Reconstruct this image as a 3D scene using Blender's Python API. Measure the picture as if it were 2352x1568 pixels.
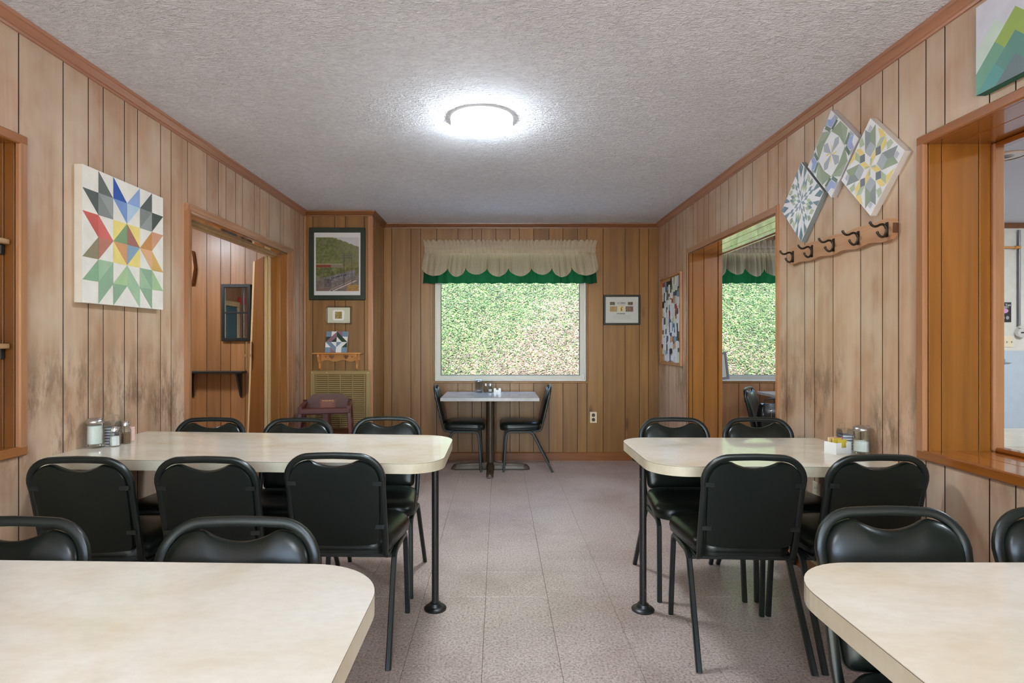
import bpy, bmesh, math, random
import numpy as np
from mathutils import Vector, Matrix

for o in list(bpy.data.objects): bpy.data.objects.remove(o, do_unlink=True)
SC = bpy.context.scene
COL = SC.collection
PI = math.pi
random.seed(7)

# ------------------------------------------------------------------ camera, sky, sun, exposure
H = 1.2614                                  # eye height
FPX = 1322.0                                # focal length in px of the 2352 px wide frame
cam_d = bpy.data.cameras.new('camera'); cam = bpy.data.objects.new('camera', cam_d); COL.objects.link(cam)
cam_d.sensor_width = 36.0; cam_d.lens = 36.0 * FPX / 2352.0
cam_d.shift_x = (1176 - 1145) / 2352.0; cam_d.shift_y = -1.0 / 2352.0
cam_d.clip_start = 0.02; cam_d.clip_end = 200
cam.location = (0, 0, H); cam.rotation_euler = (PI / 2, 0, 0)
SC.camera = cam
world = bpy.data.worlds.new('sky'); SC.world = world; world.use_nodes = True
wn = world.node_tree.nodes; wl = world.node_tree.links
for n in list(wn): wn.remove(n)
w_out = wn.new('ShaderNodeOutputWorld'); w_bg = wn.new('ShaderNodeBackground'); w_sky = wn.new('ShaderNodeTexSky')
w_sky.sky_type = 'NISHITA'; w_sky.sun_disc = False; w_sky.sun_elevation = math.radians(52); w_sky.sun_rotation = math.radians(205)
w_bg.inputs['Strength'].default_value = 0.95
wl.new(w_sky.outputs[0], w_bg.inputs[0]); wl.new(w_bg.outputs[0], w_out.inputs[0])
sun_d = bpy.data.lights.new('sun', 'SUN'); sun = bpy.data.objects.new('sun', sun_d); COL.objects.link(sun)
sun_d.energy = 13.0; sun_d.angle = 0.01; sun_d.color = (1.0, 0.95, 0.86)
sun.rotation_euler = Vector((0.30, 0.48, -0.98)).to_track_quat('-Z', 'Y').to_euler()
SC.view_settings.view_transform = 'Standard'; SC.view_settings.look = 'None'
SC.view_settings.gamma = 1.0; SC.view_settings.use_curve_mapping = False
SC.view_settings.exposure = 1.13
CY = SC.cycles; CY.max_bounces = 8; CY.diffuse_bounces = 5; CY.glossy_bounces = 3; CY.transmission_bounces = 3; CY.transparent_max_bounces = 8
CY.caustics_reflective = False; CY.caustics_refractive = False
LAMP_MAIN = 62.0; FILL_REAR = 60.0; FILL_SIDE = 110.0  # rear and side strengths belong to added fill lamps

# ------------------------------------------------------------------ room numbers (metres)
XL, XR, YB, YC, ZC = -1.858, 1.692, 6.088, 5.50, 2.505     # left/right wall, back wall, alcove front, ceiling
XCH = -1.213                                                # right side of the alcove front
YREAR = -2.6
WTR = 0.29; WTL = 0.135                                     # thickness of right / left wall

# ------------------------------------------------------------------ materials
MATS = {}
def srgb(r, g, b):
    f = lambda c: (c / 255 / 12.92) if c <= 10 else ((c / 255 + 0.055) / 1.055) ** 2.4
    return (f(r), f(g), f(b), 1.0)
class NT:
    def __init__(s, name):
        s.m = bpy.data.materials.new(name); s.m.use_nodes = True
        s.n = s.m.node_tree.nodes; s.l = s.m.node_tree.links
        s.p = s.n['Principled BSDF']; s.out = s.n['Material Output']; MATS[name] = s.m
    def new(s, t, **kw):
        n = s.n.new(t)
        for k, v in kw.items(): setattr(n, k, v)
        return n
    def link(s, a, b): s.l.new(a, b)
    def set(s, **kw):
        for k, v in kw.items(): s.p.inputs[k.replace('_', ' ')].default_value = v
    def coords(s, scale=(1, 1, 1), rnd=True, kind='Object'):
        tc = s.new('ShaderNodeTexCoord'); mp = s.new('ShaderNodeMapping'); mp.inputs['Scale'].default_value = scale
        if rnd:
            oi = s.new('ShaderNodeObjectInfo'); mul = s.new('ShaderNodeMath', operation='MULTIPLY'); mul.inputs[1].default_value = 53.7
            s.link(oi.outputs['Random'], mul.inputs[0]); ad = s.new('ShaderNodeVectorMath', operation='ADD')
            s.link(tc.outputs[kind], ad.inputs[0]); s.link(mul.outputs[0], ad.inputs[1]); s.link(ad.outputs[0], mp.inputs[0])
        else: s.link(tc.outputs[kind], mp.inputs[0])
        return mp.outputs[0]
    def noise(s, vec, scale, detail=4, rough=0.55, dist=0.0):
        n = s.new('ShaderNodeTexNoise'); n.inputs['Scale'].default_value = scale; n.inputs['Detail'].default_value = detail
        n.inputs['Roughness'].default_value = rough; n.inputs['Distortion'].default_value = dist
        s.link(vec, n.inputs['Vector']); return n.outputs['Fac']
    def ramp(s, fac, stops):
        r = s.new('ShaderNodeValToRGB'); e = r.color_ramp.elements
        while len(e) < len(stops): e.new(0.5)
        for i, (p, c) in enumerate(stops): e[i].position = p; e[i].color = c
        s.link(fac, r.inputs[0]); return r.outputs[0]
    def mix(s, fac, a, b, mode='MIX'):
        m = s.new('ShaderNodeMix', data_type='RGBA', blend_type=mode)
        for sock, v in ((m.inputs['Factor'], fac), (m.inputs[6], a), (m.inputs[7], b)):
            if hasattr(v, 'is_output'): s.link(v, sock)
            else: sock.default_value = v
        return m.outputs[2]
    def bump(s, h, strength, dist):
        b = s.new('ShaderNodeBump'); b.inputs['Strength'].default_value = strength; b.inputs['Distance'].default_value = dist
        s.link(h, b.inputs['Height']); s.link(b.outputs[0], s.p.inputs['Normal'])
def plain(name, col, rough=0.5, metal=0.0, coat=0.0, spec=0.5, var=0.0):
    t = NT(name); t.set(Base_Color=col, Roughness=rough, Metallic=metal, Coat_Weight=coat, Specular_IOR_Level=spec)
    if var:
        f = t.noise(t.coords((1, 1, 1)), 14, 5)
        d = tuple(c * (1 - var) for c in col[:3]) + (1,); u = tuple(min(1, c * (1 + var)) for c in col[:3]) + (1,)
        t.link(t.ramp(f, [(0.3, d), (0.7, u)]), t.p.inputs['Base Color'])
    return t.m
def wood(name, dark, light, rough=0.42, coat=0.25, axis=2, knots=0.0, vary=0.16, coat_rough=0.25, wear_sheen=None, coat_ior=1.5, scuff=False):
    t = NT(name); sc = [15, 15, 15]; sc[axis] = 0.9
    v = t.coords(tuple(sc)); f = t.noise(v, 1.0, 3, 0.55, 0.6)
    col = t.ramp(f, [(0.15, dark), (0.85, light)])
    sc2 = [70, 70, 70]; sc2[axis] = 2.0
    fine = t.noise(t.coords(tuple(sc2)), 1.0, 2, 0.6)
    col = t.mix(t.ramp(fine, [(0.35, (0.12, 0.12, 0.12, 1)), (0.6, (0, 0, 0, 1))]), col, tuple(c * 0.55 for c in dark[:3]) + (1,))
    big = t.noise(t.coords((1.6, 1.6, 1.1)), 1.0, 2)
    col = t.mix(1.0, col, t.ramp(big, [(0.3, (0.88, 0.86, 0.84, 1)), (0.7, (1.08, 1.08, 1.08, 1))]), 'MULTIPLY')
    if vary:
        oi = t.new('ShaderNodeObjectInfo')
        col = t.mix(1.0, col, t.ramp(oi.outputs['Random'], [(0.0, (1 - vary, 1 - vary * 1.1, 1 - vary * 1.25, 1)), (1.0, (1 + vary, 1 + vary, 1 + vary, 1))]), 'MULTIPLY')
    if wear_sheen:  # pale patches: worn lacquer plus lamp sheen put into the colour
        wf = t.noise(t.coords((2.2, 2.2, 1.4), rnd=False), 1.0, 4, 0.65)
        col = t.mix(t.ramp(wf, [(0.42, (0, 0, 0, 1)), (0.66, (wear_sheen[1],) * 3 + (1,))]), col, wear_sheen[0])
    if knots:
        ks = [3.4, 3.4, 3.4]; ks[axis] = 1.1
        vo = t.new('ShaderNodeTexVoronoi'); vo.inputs['Scale'].default_value = 1.0
        t.link(t.coords(tuple(ks)), vo.inputs['Vector'])
        col = t.mix(t.ramp(vo.outputs['Distance'], [(0.02, (knots,) * 3 + (1,)), (0.105, (0, 0, 0, 1))]), col, (0.045, 0.017, 0.007, 1))
    if scuff:                                  # rubbed, grimy finish at chair-back height
        sx = t.new('ShaderNodeSeparateXYZ'); t.link(t.coords((1, 1, 1), rnd=False), sx.inputs[0])
        mr = t.new('ShaderNodeMapRange'); mr.inputs['From Min'].default_value = 0.70; mr.inputs['From Max'].default_value = 1.30; t.link(sx.outputs['Z'], mr.inputs['Value'])
        hz_m = t.ramp(mr.outputs[0], [(0.0, (0, 0, 0, 1)), (0.25, (1, 1, 1, 1)), (0.6, (0.8, 0.8, 0.8, 1)), (1.0, (0, 0, 0, 1))])
        sn = t.noise(t.coords((16, 16, 5), rnd=False), 1.0, 4, 0.75); sb = t.noise(t.coords((2.4, 2.4, 2.0), rnd=False), 1.0, 1)
        m1 = t.mix(1.0, t.ramp(sn, [(0.42, (0, 0, 0, 1)), (0.60, (0.85, 0.85, 0.85, 1))]), t.ramp(sb, [(0.42, (0, 0, 0, 1)), (0.54, (1, 1, 1, 1))]), 'MULTIPLY')
        col = t.mix(t.mix(1.0, m1, hz_m, 'MULTIPLY'), col, srgb(104, 76, 52))
    t.link(col, t.p.inputs['Base Color'])
    t.set(Roughness=rough, Coat_Weight=coat, Coat_Roughness=coat_rough, Coat_IOR=coat_ior)
    return t.m
W_BACK = wood('wood_panel_back', srgb(116, 76, 32), srgb(158, 114, 58), 0.42, 0.2, knots=0.8)  # same wood as the side panels, coloured darker where less light reaches
W_SIDE = wood('wood_panel_side', srgb(166, 128, 100), srgb(204, 172, 144), 0.38, 0.4, knots=0.4, vary=0.08, wear_sheen=(srgb(210, 196, 174), 0.65), scuff=True)  # paler and greyer, with daylight sheen put into the wood colour
W_ROOM = wood('wood_panel_side_room', srgb(140, 92, 52), srgb(184, 132, 84), 0.42, 0.2, knots=0.4)
W_JAMB = wood('wood_jamb_varnished', srgb(124, 76, 22), srgb(166, 108, 42), 0.3, 0.6, knots=0.35, coat_rough=0.08, vary=0.10)
W_SILL = wood('wood_sill_varnished', srgb(128, 70, 20), srgb(166, 100, 36), 0.26, 0.7, axis=1, coat_rough=0.06, vary=0.08)
W_SOFF = wood('wood_soffit_varnished', srgb(128, 72, 26), srgb(168, 104, 44), 0.16, 1.0, axis=1, coat_rough=0.05, vary=0.06, coat_ior=1.8)
W_CROWN = wood('wood_crown', srgb(146, 96, 70), srgb(182, 130, 102), 0.32, 0.5, axis=1, vary=0.0, coat_rough=0.2)
W_CROWNB = wood('wood_crown_back', srgb(108, 62, 28), srgb(138, 86, 42), 0.36, 0.3, axis=0, vary=0.0)
W_CASE = wood('wood_casing', srgb(150, 100, 66), srgb(186, 138, 100), 0.26, 0.6, axis=2, vary=0.05, coat_rough=0.12)
W_CASEY = wood('wood_casing_head', srgb(158, 112, 82), srgb(196, 152, 120), 0.24, 0.8, axis=1, vary=0.05, coat_rough=0.1)
W_PALE = wood('wood_pale_post', srgb(190, 158, 108), srgb(222, 196, 150), 0.4, 0.2, vary=0.04)
W_BASE = wood('wood_baseboard', srgb(116, 66, 26), srgb(154, 94, 42), 0.4, 0.2, axis=0, vary=0.05)
W_PINE = wood('wood_pine_shelf', srgb(188, 122, 52), srgb(222, 160, 84), 0.36, 0.4, axis=0, vary=0.0)
W_RACK = wood('wood_rack_board', srgb(150, 104, 70), srgb(200, 158, 122), 0.45, 0.15, axis=1, vary=0.0)
W_CHERRY = wood('wood_cherry', srgb(66, 21, 9), srgb(98, 39, 19), 0.42, 0.0, axis=0, vary=0.04)
W_SHELF = wood('wood_shelf_edge', srgb(150, 112, 72), srgb(196, 166, 128), 0.45, 0.15, axis=1, vary=0.05)
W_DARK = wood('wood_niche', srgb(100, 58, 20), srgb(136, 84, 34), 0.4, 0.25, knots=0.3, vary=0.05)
GROOVE = plain('groove_dark', srgb(52, 30, 14), 0.8)
def ceiling_mat():
    t = NT('ceiling_stipple'); t.set(Base_Color=srgb(214, 214, 212), Roughness=0.95, Specular_IOR_Level=0.1)
    a = t.noise(t.coords((22, 50, 40), rnd=False), 1.0, 3, 0.6, 1.5)
    b = t.noise(t.coords((80, 120, 80), rnd=False), 1.0, 2, 0.6, 0.0)
    big = t.noise(t.coords((1.2, 1.2, 1.2), rnd=False), 1.0, 3)
    ad = t.new('ShaderNodeMath', operation='MULTIPLY_ADD'); ad.inputs[1].default_value = 0.45
    t.link(b, ad.inputs[0]); t.link(a, ad.inputs[2])
    t.bump(ad.outputs[0], 1.0, 0.020)
    c = t.ramp(a, [(0.3, srgb(220, 224, 230)), (0.65, srgb(243, 247, 253))])  # hollows of the stipple coloured darker, as shade between the bumps
    c = t.mix(1.0, c, t.ramp(big, [(0.3, (0.94, 0.93, 0.92, 1)), (0.7, (1.03, 1.03, 1.03, 1))]), 'MULTIPLY')
    t.link(c, t.p.inputs['Base Color']); return t.m
M_CEIL = ceiling_mat()
def tile_mat():
    t = NT('floor_tile'); v = t.new('ShaderNodeNewGeometry').outputs['Position']
    a = t.noise(v, 95, 3, 0.7); s2 = t.noise(v, 125, 2, 0.6)
    c = t.ramp(a, [(0.30, srgb(136, 118, 112)), (0.5, srgb(184, 167, 158)), (0.72, srgb(212, 198, 190))])
    c = t.mix(t.ramp(s2, [(0.32, (0.85, 0.85, 0.85, 1)), (0.40, (0, 0, 0, 1))]), c, srgb(72, 60, 58))
    dirt = t.noise(v, 1.4, 4, 0.65)
    c = t.mix(1.0, c, t.ramp(dirt, [(0.30, (0.74, 0.70, 0.66, 1)), (0.55, (1, 1, 1, 1))]), 'MULTIPLY')
    oi = t.new('ShaderNodeObjectInfo')
    c = t.mix(1.0, c, t.ramp(oi.outputs['Random'], [(0, (0.985, 0.985, 0.985, 1)), (1, (1.01, 1.01, 1.01, 1))]), 'MULTIPLY')
    t.link(c, t.p.inputs['Base Color'])
    t.set(Specular_IOR_Level=0.45)
    t.set(Roughness=0.36); return t.m
M_TILE = tile_mat()
M_SUB = plain('floor_joint', srgb(70, 58, 52), 0.8)
def laminate(name, c0, c1, c2, rough=0.16):
    t = NT(name)
    a = t.noise(t.coords((3.0, 5.0, 4.0)), 1.0, 4, 0.62, 0.4); b = t.noise(t.coords((34, 60, 34)), 1.0, 3, 0.6)
    c = t.ramp(a, [(0.30, c0), (0.52, c1), (0.75, c2)])
    c = t.mix(t.ramp(b, [(0.38, (0.09,) * 3 + (1,)), (0.6, (0, 0, 0, 1))]), c, tuple(x * 0.6 for x in c0[:3]) + (1,))
    t.link(c, t.p.inputs['Base Color']); t.set(Roughness=rough, Specular_IOR_Level=0.5); return t.m
M_LAM = laminate('laminate_cream', srgb(212, 198, 172), srgb(222, 214, 198), srgb(228, 224, 212), 0.09)
M_EDGE = laminate('laminate_edge', srgb(192, 180, 152), srgb(204, 194, 170), srgb(214, 206, 186), 0.3)
M_LAMG = laminate('laminate_grey', srgb(170, 172, 172), srgb(192, 194, 196), srgb(206, 208, 210), 0.10)
M_SEAM = plain('laminate_seam', srgb(70, 56, 52), 0.6)
def vinyl():
    t = NT('vinyl_dark_green'); t.set(Base_Color=(0.0045, 0.0080, 0.0062, 1), Roughness=0.30, Specular_IOR_Level=0.42)
    return t.m
M_VINYL = vinyl()
M_FRAME = plain('chair_frame_paint', (0.006, 0.0095, 0.008, 1), 0.34, spec=0.45)
M_PIPE = plain('black_pipe', (0.012, 0.012, 0.011, 1), 0.38, 0.0, 0.0, 0.5)
def worn_pipe():
    t = NT('worn_black_pipe'); a = t.noise(t.coords((60, 60, 30)), 1.0, 4, 0.7)
    t.link(t.ramp(a, [(0.66, (0.012, 0.012, 0.011, 1)), (0.72, (0.30, 0.29, 0.26, 1))]), t.p.inputs['Base Color']); t.set(Roughness=0.36); return t.m
M_WORN = worn_pipe()
M_BRONZE = plain('pedestal_bronze', (0.055, 0.035, 0.020, 1), 0.34, 0.25)
M_WHITE = plain('white_paint', srgb(226, 226, 222), 0.5)
M_WALLP = plain('plaster_cream', srgb(214, 210, 200), 0.85, var=0.05)
M_WALLB = plain('plaster_blue_grey', srgb(184, 196, 206), 0.8, var=0.03)
M_CEILP = plain('ceiling_paint', srgb(206, 210, 220), 0.9)
M_ALU = plain('window_aluminium', srgb(196, 194, 184), 0.42, 0.15)
M_TRIMG = plain('window_trim_dark', srgb(120, 112, 84), 0.5)
M_BLACK = plain('black_satin', (0.012, 0.012, 0.012, 1), 0.4)
M_DKGRN = plain('dark_green_frame', srgb(16, 34, 26), 0.34)
M_IRON = plain('iron_hook', (0.030, 0.022, 0.016, 1), 0.45, 0.6)
M_STEEL = plain('steel_lid', (0.52, 0.50, 0.48, 1), 0.28, 1.0)
M_CHROME = plain('chrome', (0.75, 0.75, 0.76, 1), 0.12, 1.0)
M_MIRROR = plain('mirror_glass', (0.86, 0.88, 0.88, 1), 0.02, 1.0)
M_SUGAR = plain('sugar_white', srgb(236, 234, 230), 0.9)
M_PEPPER = plain('pepper_grain', srgb(112, 84, 60), 0.9, var=0.5)
M_IVORY = plain('ivory_plastic', srgb(226, 214, 184), 0.45)
M_CERAM = plain('white_ceramic', srgb(226, 226, 222), 0.25, 0, 0.3)
M_BEIGEM = plain('beige_metal', srgb(150, 126, 82), 0.45)
M_DKVOID = plain('vent_void', srgb(40, 32, 20), 0.9)
M_BRASS = plain('brass', (0.60, 0.44, 0.22, 1), 0.3, 0.9)
M_COPPER = plain('copper_rim', (0.70, 0.52, 0.40, 1), 0.3, 0.5)
M_PIPEG = plain('galvanised', srgb(140, 142, 144), 0.4, 0.5)
M_PACKY = plain('packet_yellow', srgb(214, 190, 70), 0.6)
M_PACKP = plain('packet_pink', srgb(216, 120, 140), 0.6)
M_PACKB = plain('packet_beige', srgb(216, 190, 140), 0.6)
M_JAM = plain('jelly_packet', srgb(196, 198, 206), 0.35)
M_BAG = plain('bag_black', (0.010, 0.010, 0.011, 1), 0.3, 0, 0.3)
M_CORK = plain('cork', srgb(186, 142, 96), 0.9, var=0.15)
M_LEAFSOIL = plain('hill_soil', srgb(76, 90, 50), 0.95, var=0.4)
M_CONC = plain('concrete', srgb(222, 218, 212), 0.9, var=0.1)
M_GREENC = None
def glass_mat(name, tint, gloss, rough=0.02):
    t = NT(name); t.n.remove(t.p)
    tr = t.new('ShaderNodeBsdfTransparent'); tr.inputs[0].default_value = tint
    gl = t.new('ShaderNodeBsdfGlossy'); gl.inputs['Roughness'].default_value = rough
    fr = t.new('ShaderNodeLayerWeight'); fr.inputs['Blend'].default_value = gloss
    mx = t.new('ShaderNodeMixShader'); t.link(fr.outputs['Facing'], mx.inputs[0])
    t.link(tr.outputs[0], mx.inputs[1]); t.link(gl.outputs[0], mx.inputs[2]); t.link(mx.outputs[0], t.out.inputs[0]); return t.m
M_PANE = glass_mat('window_glass', (0.97, 0.98, 0.97, 1), 0.06)
M_JAR = glass_mat('jar_glass', (0.95, 0.98, 0.965, 1), 0.26)
M_ACRYL = glass_mat('clear_acrylic', (0.93, 0.965, 0.975, 1), 0.22)
def emis(name, col, s):
    t = NT(name); t.set(Base_Color=(0.9, 0.9, 0.9, 1), Emission_Color=col, Emission_Strength=s); return t.m
def gingham():
    t = NT('gingham_fabric'); tc = t.new('ShaderNodeTexCoord'); uvs = t.new('ShaderNodeSeparateXYZ'); t.link(tc.outputs['UV'], uvs.inputs[0])
    outs = []
    for k, ax in enumerate(('X', 'Y')):
        mo = t.new('ShaderNodeMath', operation='FRACT'); t.link(uvs.outputs[ax], mo.inputs[0])
        lt = t.new('ShaderNodeMath', operation='LESS_THAN'); lt.inputs[1].default_value = 0.38; t.link(mo.outputs[0], lt.inputs[0])
        outs.append(lt.outputs[0])
    c = t.mix(outs[0], srgb(238, 228, 206), srgb(204, 174, 152)); c2 = t.mix(0.6, c, srgb(172, 170, 138))
    c = t.mix(outs[1], c, c2); t.link(c, t.p.inputs['Base Color']); t.set(Roughness=0.9, Specular_IOR_Level=0.1)
    tl = t.new('ShaderNodeBsdfTranslucent'); t.link(c, tl.inputs[0]); mx = t.new('ShaderNodeMixShader'); mx.inputs[0].default_value = 0.45
    t.link(t.p.outputs[0], mx.inputs[1]); t.link(tl.outputs[0], mx.inputs[2]); t.link(mx.outputs[0], t.out.inputs[0]); return t.m
M_GING = gingham()
def greencloth():
    t = NT('green_lining'); c = srgb(22, 80, 54); t.set(Base_Color=c, Roughness=0.8, Specular_IOR_Level=0.1)
    tl = t.new('ShaderNodeBsdfTranslucent'); tl.inputs[0].default_value = srgb(40, 120, 66); mx = t.new('ShaderNodeMixShader'); mx.inputs[0].default_value = 0.3
    t.link(t.p.outputs[0], mx.inputs[1]); t.link(tl.outputs[0], mx.inputs[2]); t.link(mx.outputs[0], t.out.inputs[0]); return t.m
M_GREENC = greencloth()
def attr_mat(name, rough=0.6, transl=0.0):
    t = NT(name); a = t.new('ShaderNodeAttribute'); a.attribute_name = 'Col'; t.link(a.outputs['Color'], t.p.inputs['Base Color'])
    t.set(Roughness=rough, Specular_IOR_Level=0.25); return t.m
M_PRINT = attr_mat('printed_picture', 0.5)
M_LEAF = attr_mat('leaf_mixed', 0.55)
PAINT = {}
def paint(r, g, b):
    k = (r, g, b)
    if k not in PAINT: PAINT[k] = plain('paint_%d_%d_%d' % k, srgb(r, g, b), 0.55, var=0.06)
    return PAINT[k]

# ------------------------------------------------------------------ mesh helpers
class MB:
    def __init__(s): s.v = []; s.f = []; s.mi = []; s.mats = []
    def mat(s, m):
        if m not in s.mats: s.mats.append(m)
        return s.mats.index(m)
    def add(s, verts, faces, m=None):
        b = len(s.v); s.v += [tuple(v) for v in verts]; i = s.mat(m) if m else 0
        for f in faces: s.f.append(tuple(b + k for k in f)); s.mi.append(i)
        return s
    def box(s, x0, x1, y0, y1, z0, z1, m=None):
        v = [(x, y, z) for x in (x0, x1) for y in (y0, y1) for z in (z0, z1)]
        return s.add(v, [(0, 1, 3, 2), (4, 6, 7, 5), (0, 4, 5, 1), (2, 3, 7, 6), (0, 2, 6, 4), (1, 5, 7, 3)], m)
    def cbox(s, x0, x1, y0, y1, z0, z1, c=0.003, m=None):      # box with all edges chamfered
        cx, cy, cz = (x0 + x1) / 2, (y0 + y1) / 2, (z0 + z1) / 2
        hx, hy, hz = abs(x1 - x0) / 2, abs(y1 - y0) / 2, abs(z1 - z0) / 2
        c = min(c, hx * .6, hy * .6, hz * .6); bm = bmesh.new(); bmesh.ops.create_cube(bm, size=1)
        for v in bm.verts: v.co = Vector((v.co.x * 2 * hx, v.co.y * 2 * hy, v.co.z * 2 * hz))
        bmesh.ops.bevel(bm, geom=list(bm.edges), offset=c, segments=1, affect='EDGES', profile=0.7)
        bm.verts.index_update()
        s.add([(v.co.x + cx, v.co.y + cy, v.co.z + cz) for v in bm.verts], [[v.index for v in f.verts] for f in bm.faces], m); bm.free(); return s
    def prism(s, pts, fn, d0, d1, m=None):                     # 2D polygon pts, fn(a, b, d) -> xyz, from depth d0 to d1
        n = len(pts); v = [fn(a, b, d0) for a, b in pts] + [fn(a, b, d1) for a, b in pts]
        f = [tuple(range(n - 1, -1, -1)), tuple(range(n, 2 * n))] + [(i, (i + 1) % n, n + (i + 1) % n, n + i) for i in range(n)]
        return s.add(v, f, m)
    def tube(s, path, prof, ref=(1, 0, 0), m=None, closed=False, caps=True):
        P = [Vector(p) for p in path]; n = len(P); k = len(prof); ref = Vector(ref); v = []
        for i, p in enumerate(P):
            a = P[(i - 1) % n] if (i > 0 or closed) else p; b = P[(i + 1) % n] if (i < n - 1 or closed) else p
            t = (b - a).normalized(); u = ref - t * ref.dot(t)
            if u.length < 1e-4: u = t.orthogonal()
            u.normalize(); w = t.cross(u)
            v += [tuple(p + u * q[0] + w * q[1]) for q in prof]
        f = []
        for i in range(n if closed else n - 1):
            j = (i + 1) % n
            f += [(i * k + q, i * k + (q + 1) % k, j * k + (q + 1) % k, j * k + q) for q in range(k)]
        if caps and not closed: f += [tuple(range(k - 1, -1, -1)), tuple((n - 1) * k + q for q in range(k))]
        return s.add(v, f, m)
    def lathe(s, prof, n=20, at=(0, 0, 0), m=None, axis='z'):  # prof [(r, z)]
        v = []; f = []; k = len(prof)
        for i in range(n):
            a = 2 * PI * i / n
            for r, z in prof:
                x, y = r * math.cos(a), r * math.sin(a)
                p = (x, y, z) if axis == 'z' else ((z, x, y) if axis == 'x' else (x, z, y))
                v.append((p[0] + at[0], p[1] + at[1], p[2] + at[2]))
        for i in range(n):
            j = (i + 1) % n
            f += [(i * k + q, j * k + q, j * k + q + 1, i * k + q + 1) for q in range(k - 1)]
        return s.add(v, f, m)
    def build(s, name, m=None, parent=None, smooth=False, loc=None):
        me = bpy.data.meshes.new(name); me.from_pydata(s.v, [], s.f)
        for mm in (s.mats or [m]): me.materials.append(mm)
        if s.mats and len(s.mats) > 1: me.polygons.foreach_set('material_index', s.mi)
        bm = bmesh.new(); bm.from_mesh(me); bmesh.ops.recalc_face_normals(bm, faces=bm.faces); bm.to_mesh(me); bm.free()
        if smooth: smooth_mesh(me)
        me.update(); return link(name, me, parent, loc)
def smooth_mesh(me, ang=40):
    me.polygons.foreach_set('use_smooth', [True] * len(me.polygons))
    try: me.set_sharp_from_angle(angle=math.radians(ang))
    except Exception: pass
def link(name, data, parent=None, loc=None):
    o = bpy.data.objects.new(name, data); COL.objects.link(o)
    if parent: o.parent = parent
    if loc: o.location = loc
    return o
def empty(name, loc=(0, 0, 0), rz=0):
    o = bpy.data.objects.new(name, None); o.empty_display_size = 0.1; COL.objects.link(o); o.location = loc; o.rotation_euler = (0, 0, rz); return o
def tag(o, label=None, cat=None, group=None, kind=None):
    if label: o['label'] = label
    if cat: o['category'] = cat
    if group: o['group'] = group
    if kind: o['kind'] = kind
    return o
def struct(o, label=None): return tag(o, label, kind='structure')
def copy_tree(o, parent=None):
    c = o.copy(); COL.objects.link(c); c.parent = parent
    for ch in list(o.children): copy_tree(ch, c)
    return c
def circle(r, n=12, ry=None): return [(r * math.cos(2 * PI * i / n), (ry or r) * math.sin(2 * PI * i / n)) for i in range(n)]
def sq(w, h=None, c=0.003):
    h = h or w; a, b = w / 2, h / 2
    return [(a, -b + c), (a, b - c), (a - c, b), (-a + c, b), (-a, b - c), (-a, -b + c), (-a + c, -b), (a - c, -b)]
def arc(c, r, a0, a1, n): return [(c[0] + r * math.cos(a0 + (a1 - a0) * i / n), c[1] + r * math.sin(a0 + (a1 - a0) * i / n)) for i in range(n + 1)]
def smooth_path(P, it=2):
    P = [Vector(p) for p in P]
    for _ in range(it):
        Q = [P[0]]
        for a, b in zip(P, P[1:]): Q += [a.lerp(b, .25), a.lerp(b, .75)]
        P = Q + [P[-1]]
    return P
def text_obj(name, body, size, m, loc, rot, parent=None, ext=0.0004):
    cu = bpy.data.curves.new(name, 'FONT'); cu.body = body; cu.size = size; cu.extrude = ext; cu.align_x = 'CENTER'; cu.align_y = 'CENTER'
    tmp = bpy.data.objects.new(name, cu); COL.objects.link(tmp); dg_ = bpy.context.evaluated_depsgraph_get(); me = bpy.data.meshes.new_from_object(tmp.evaluated_get(dg_))
    bpy.data.objects.remove(tmp, do_unlink=True); bpy.data.curves.remove(cu); me.materials.clear(); me.materials.append(m)
    o = link(name, me, parent, loc); o.rotation_euler = rot; return o

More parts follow.
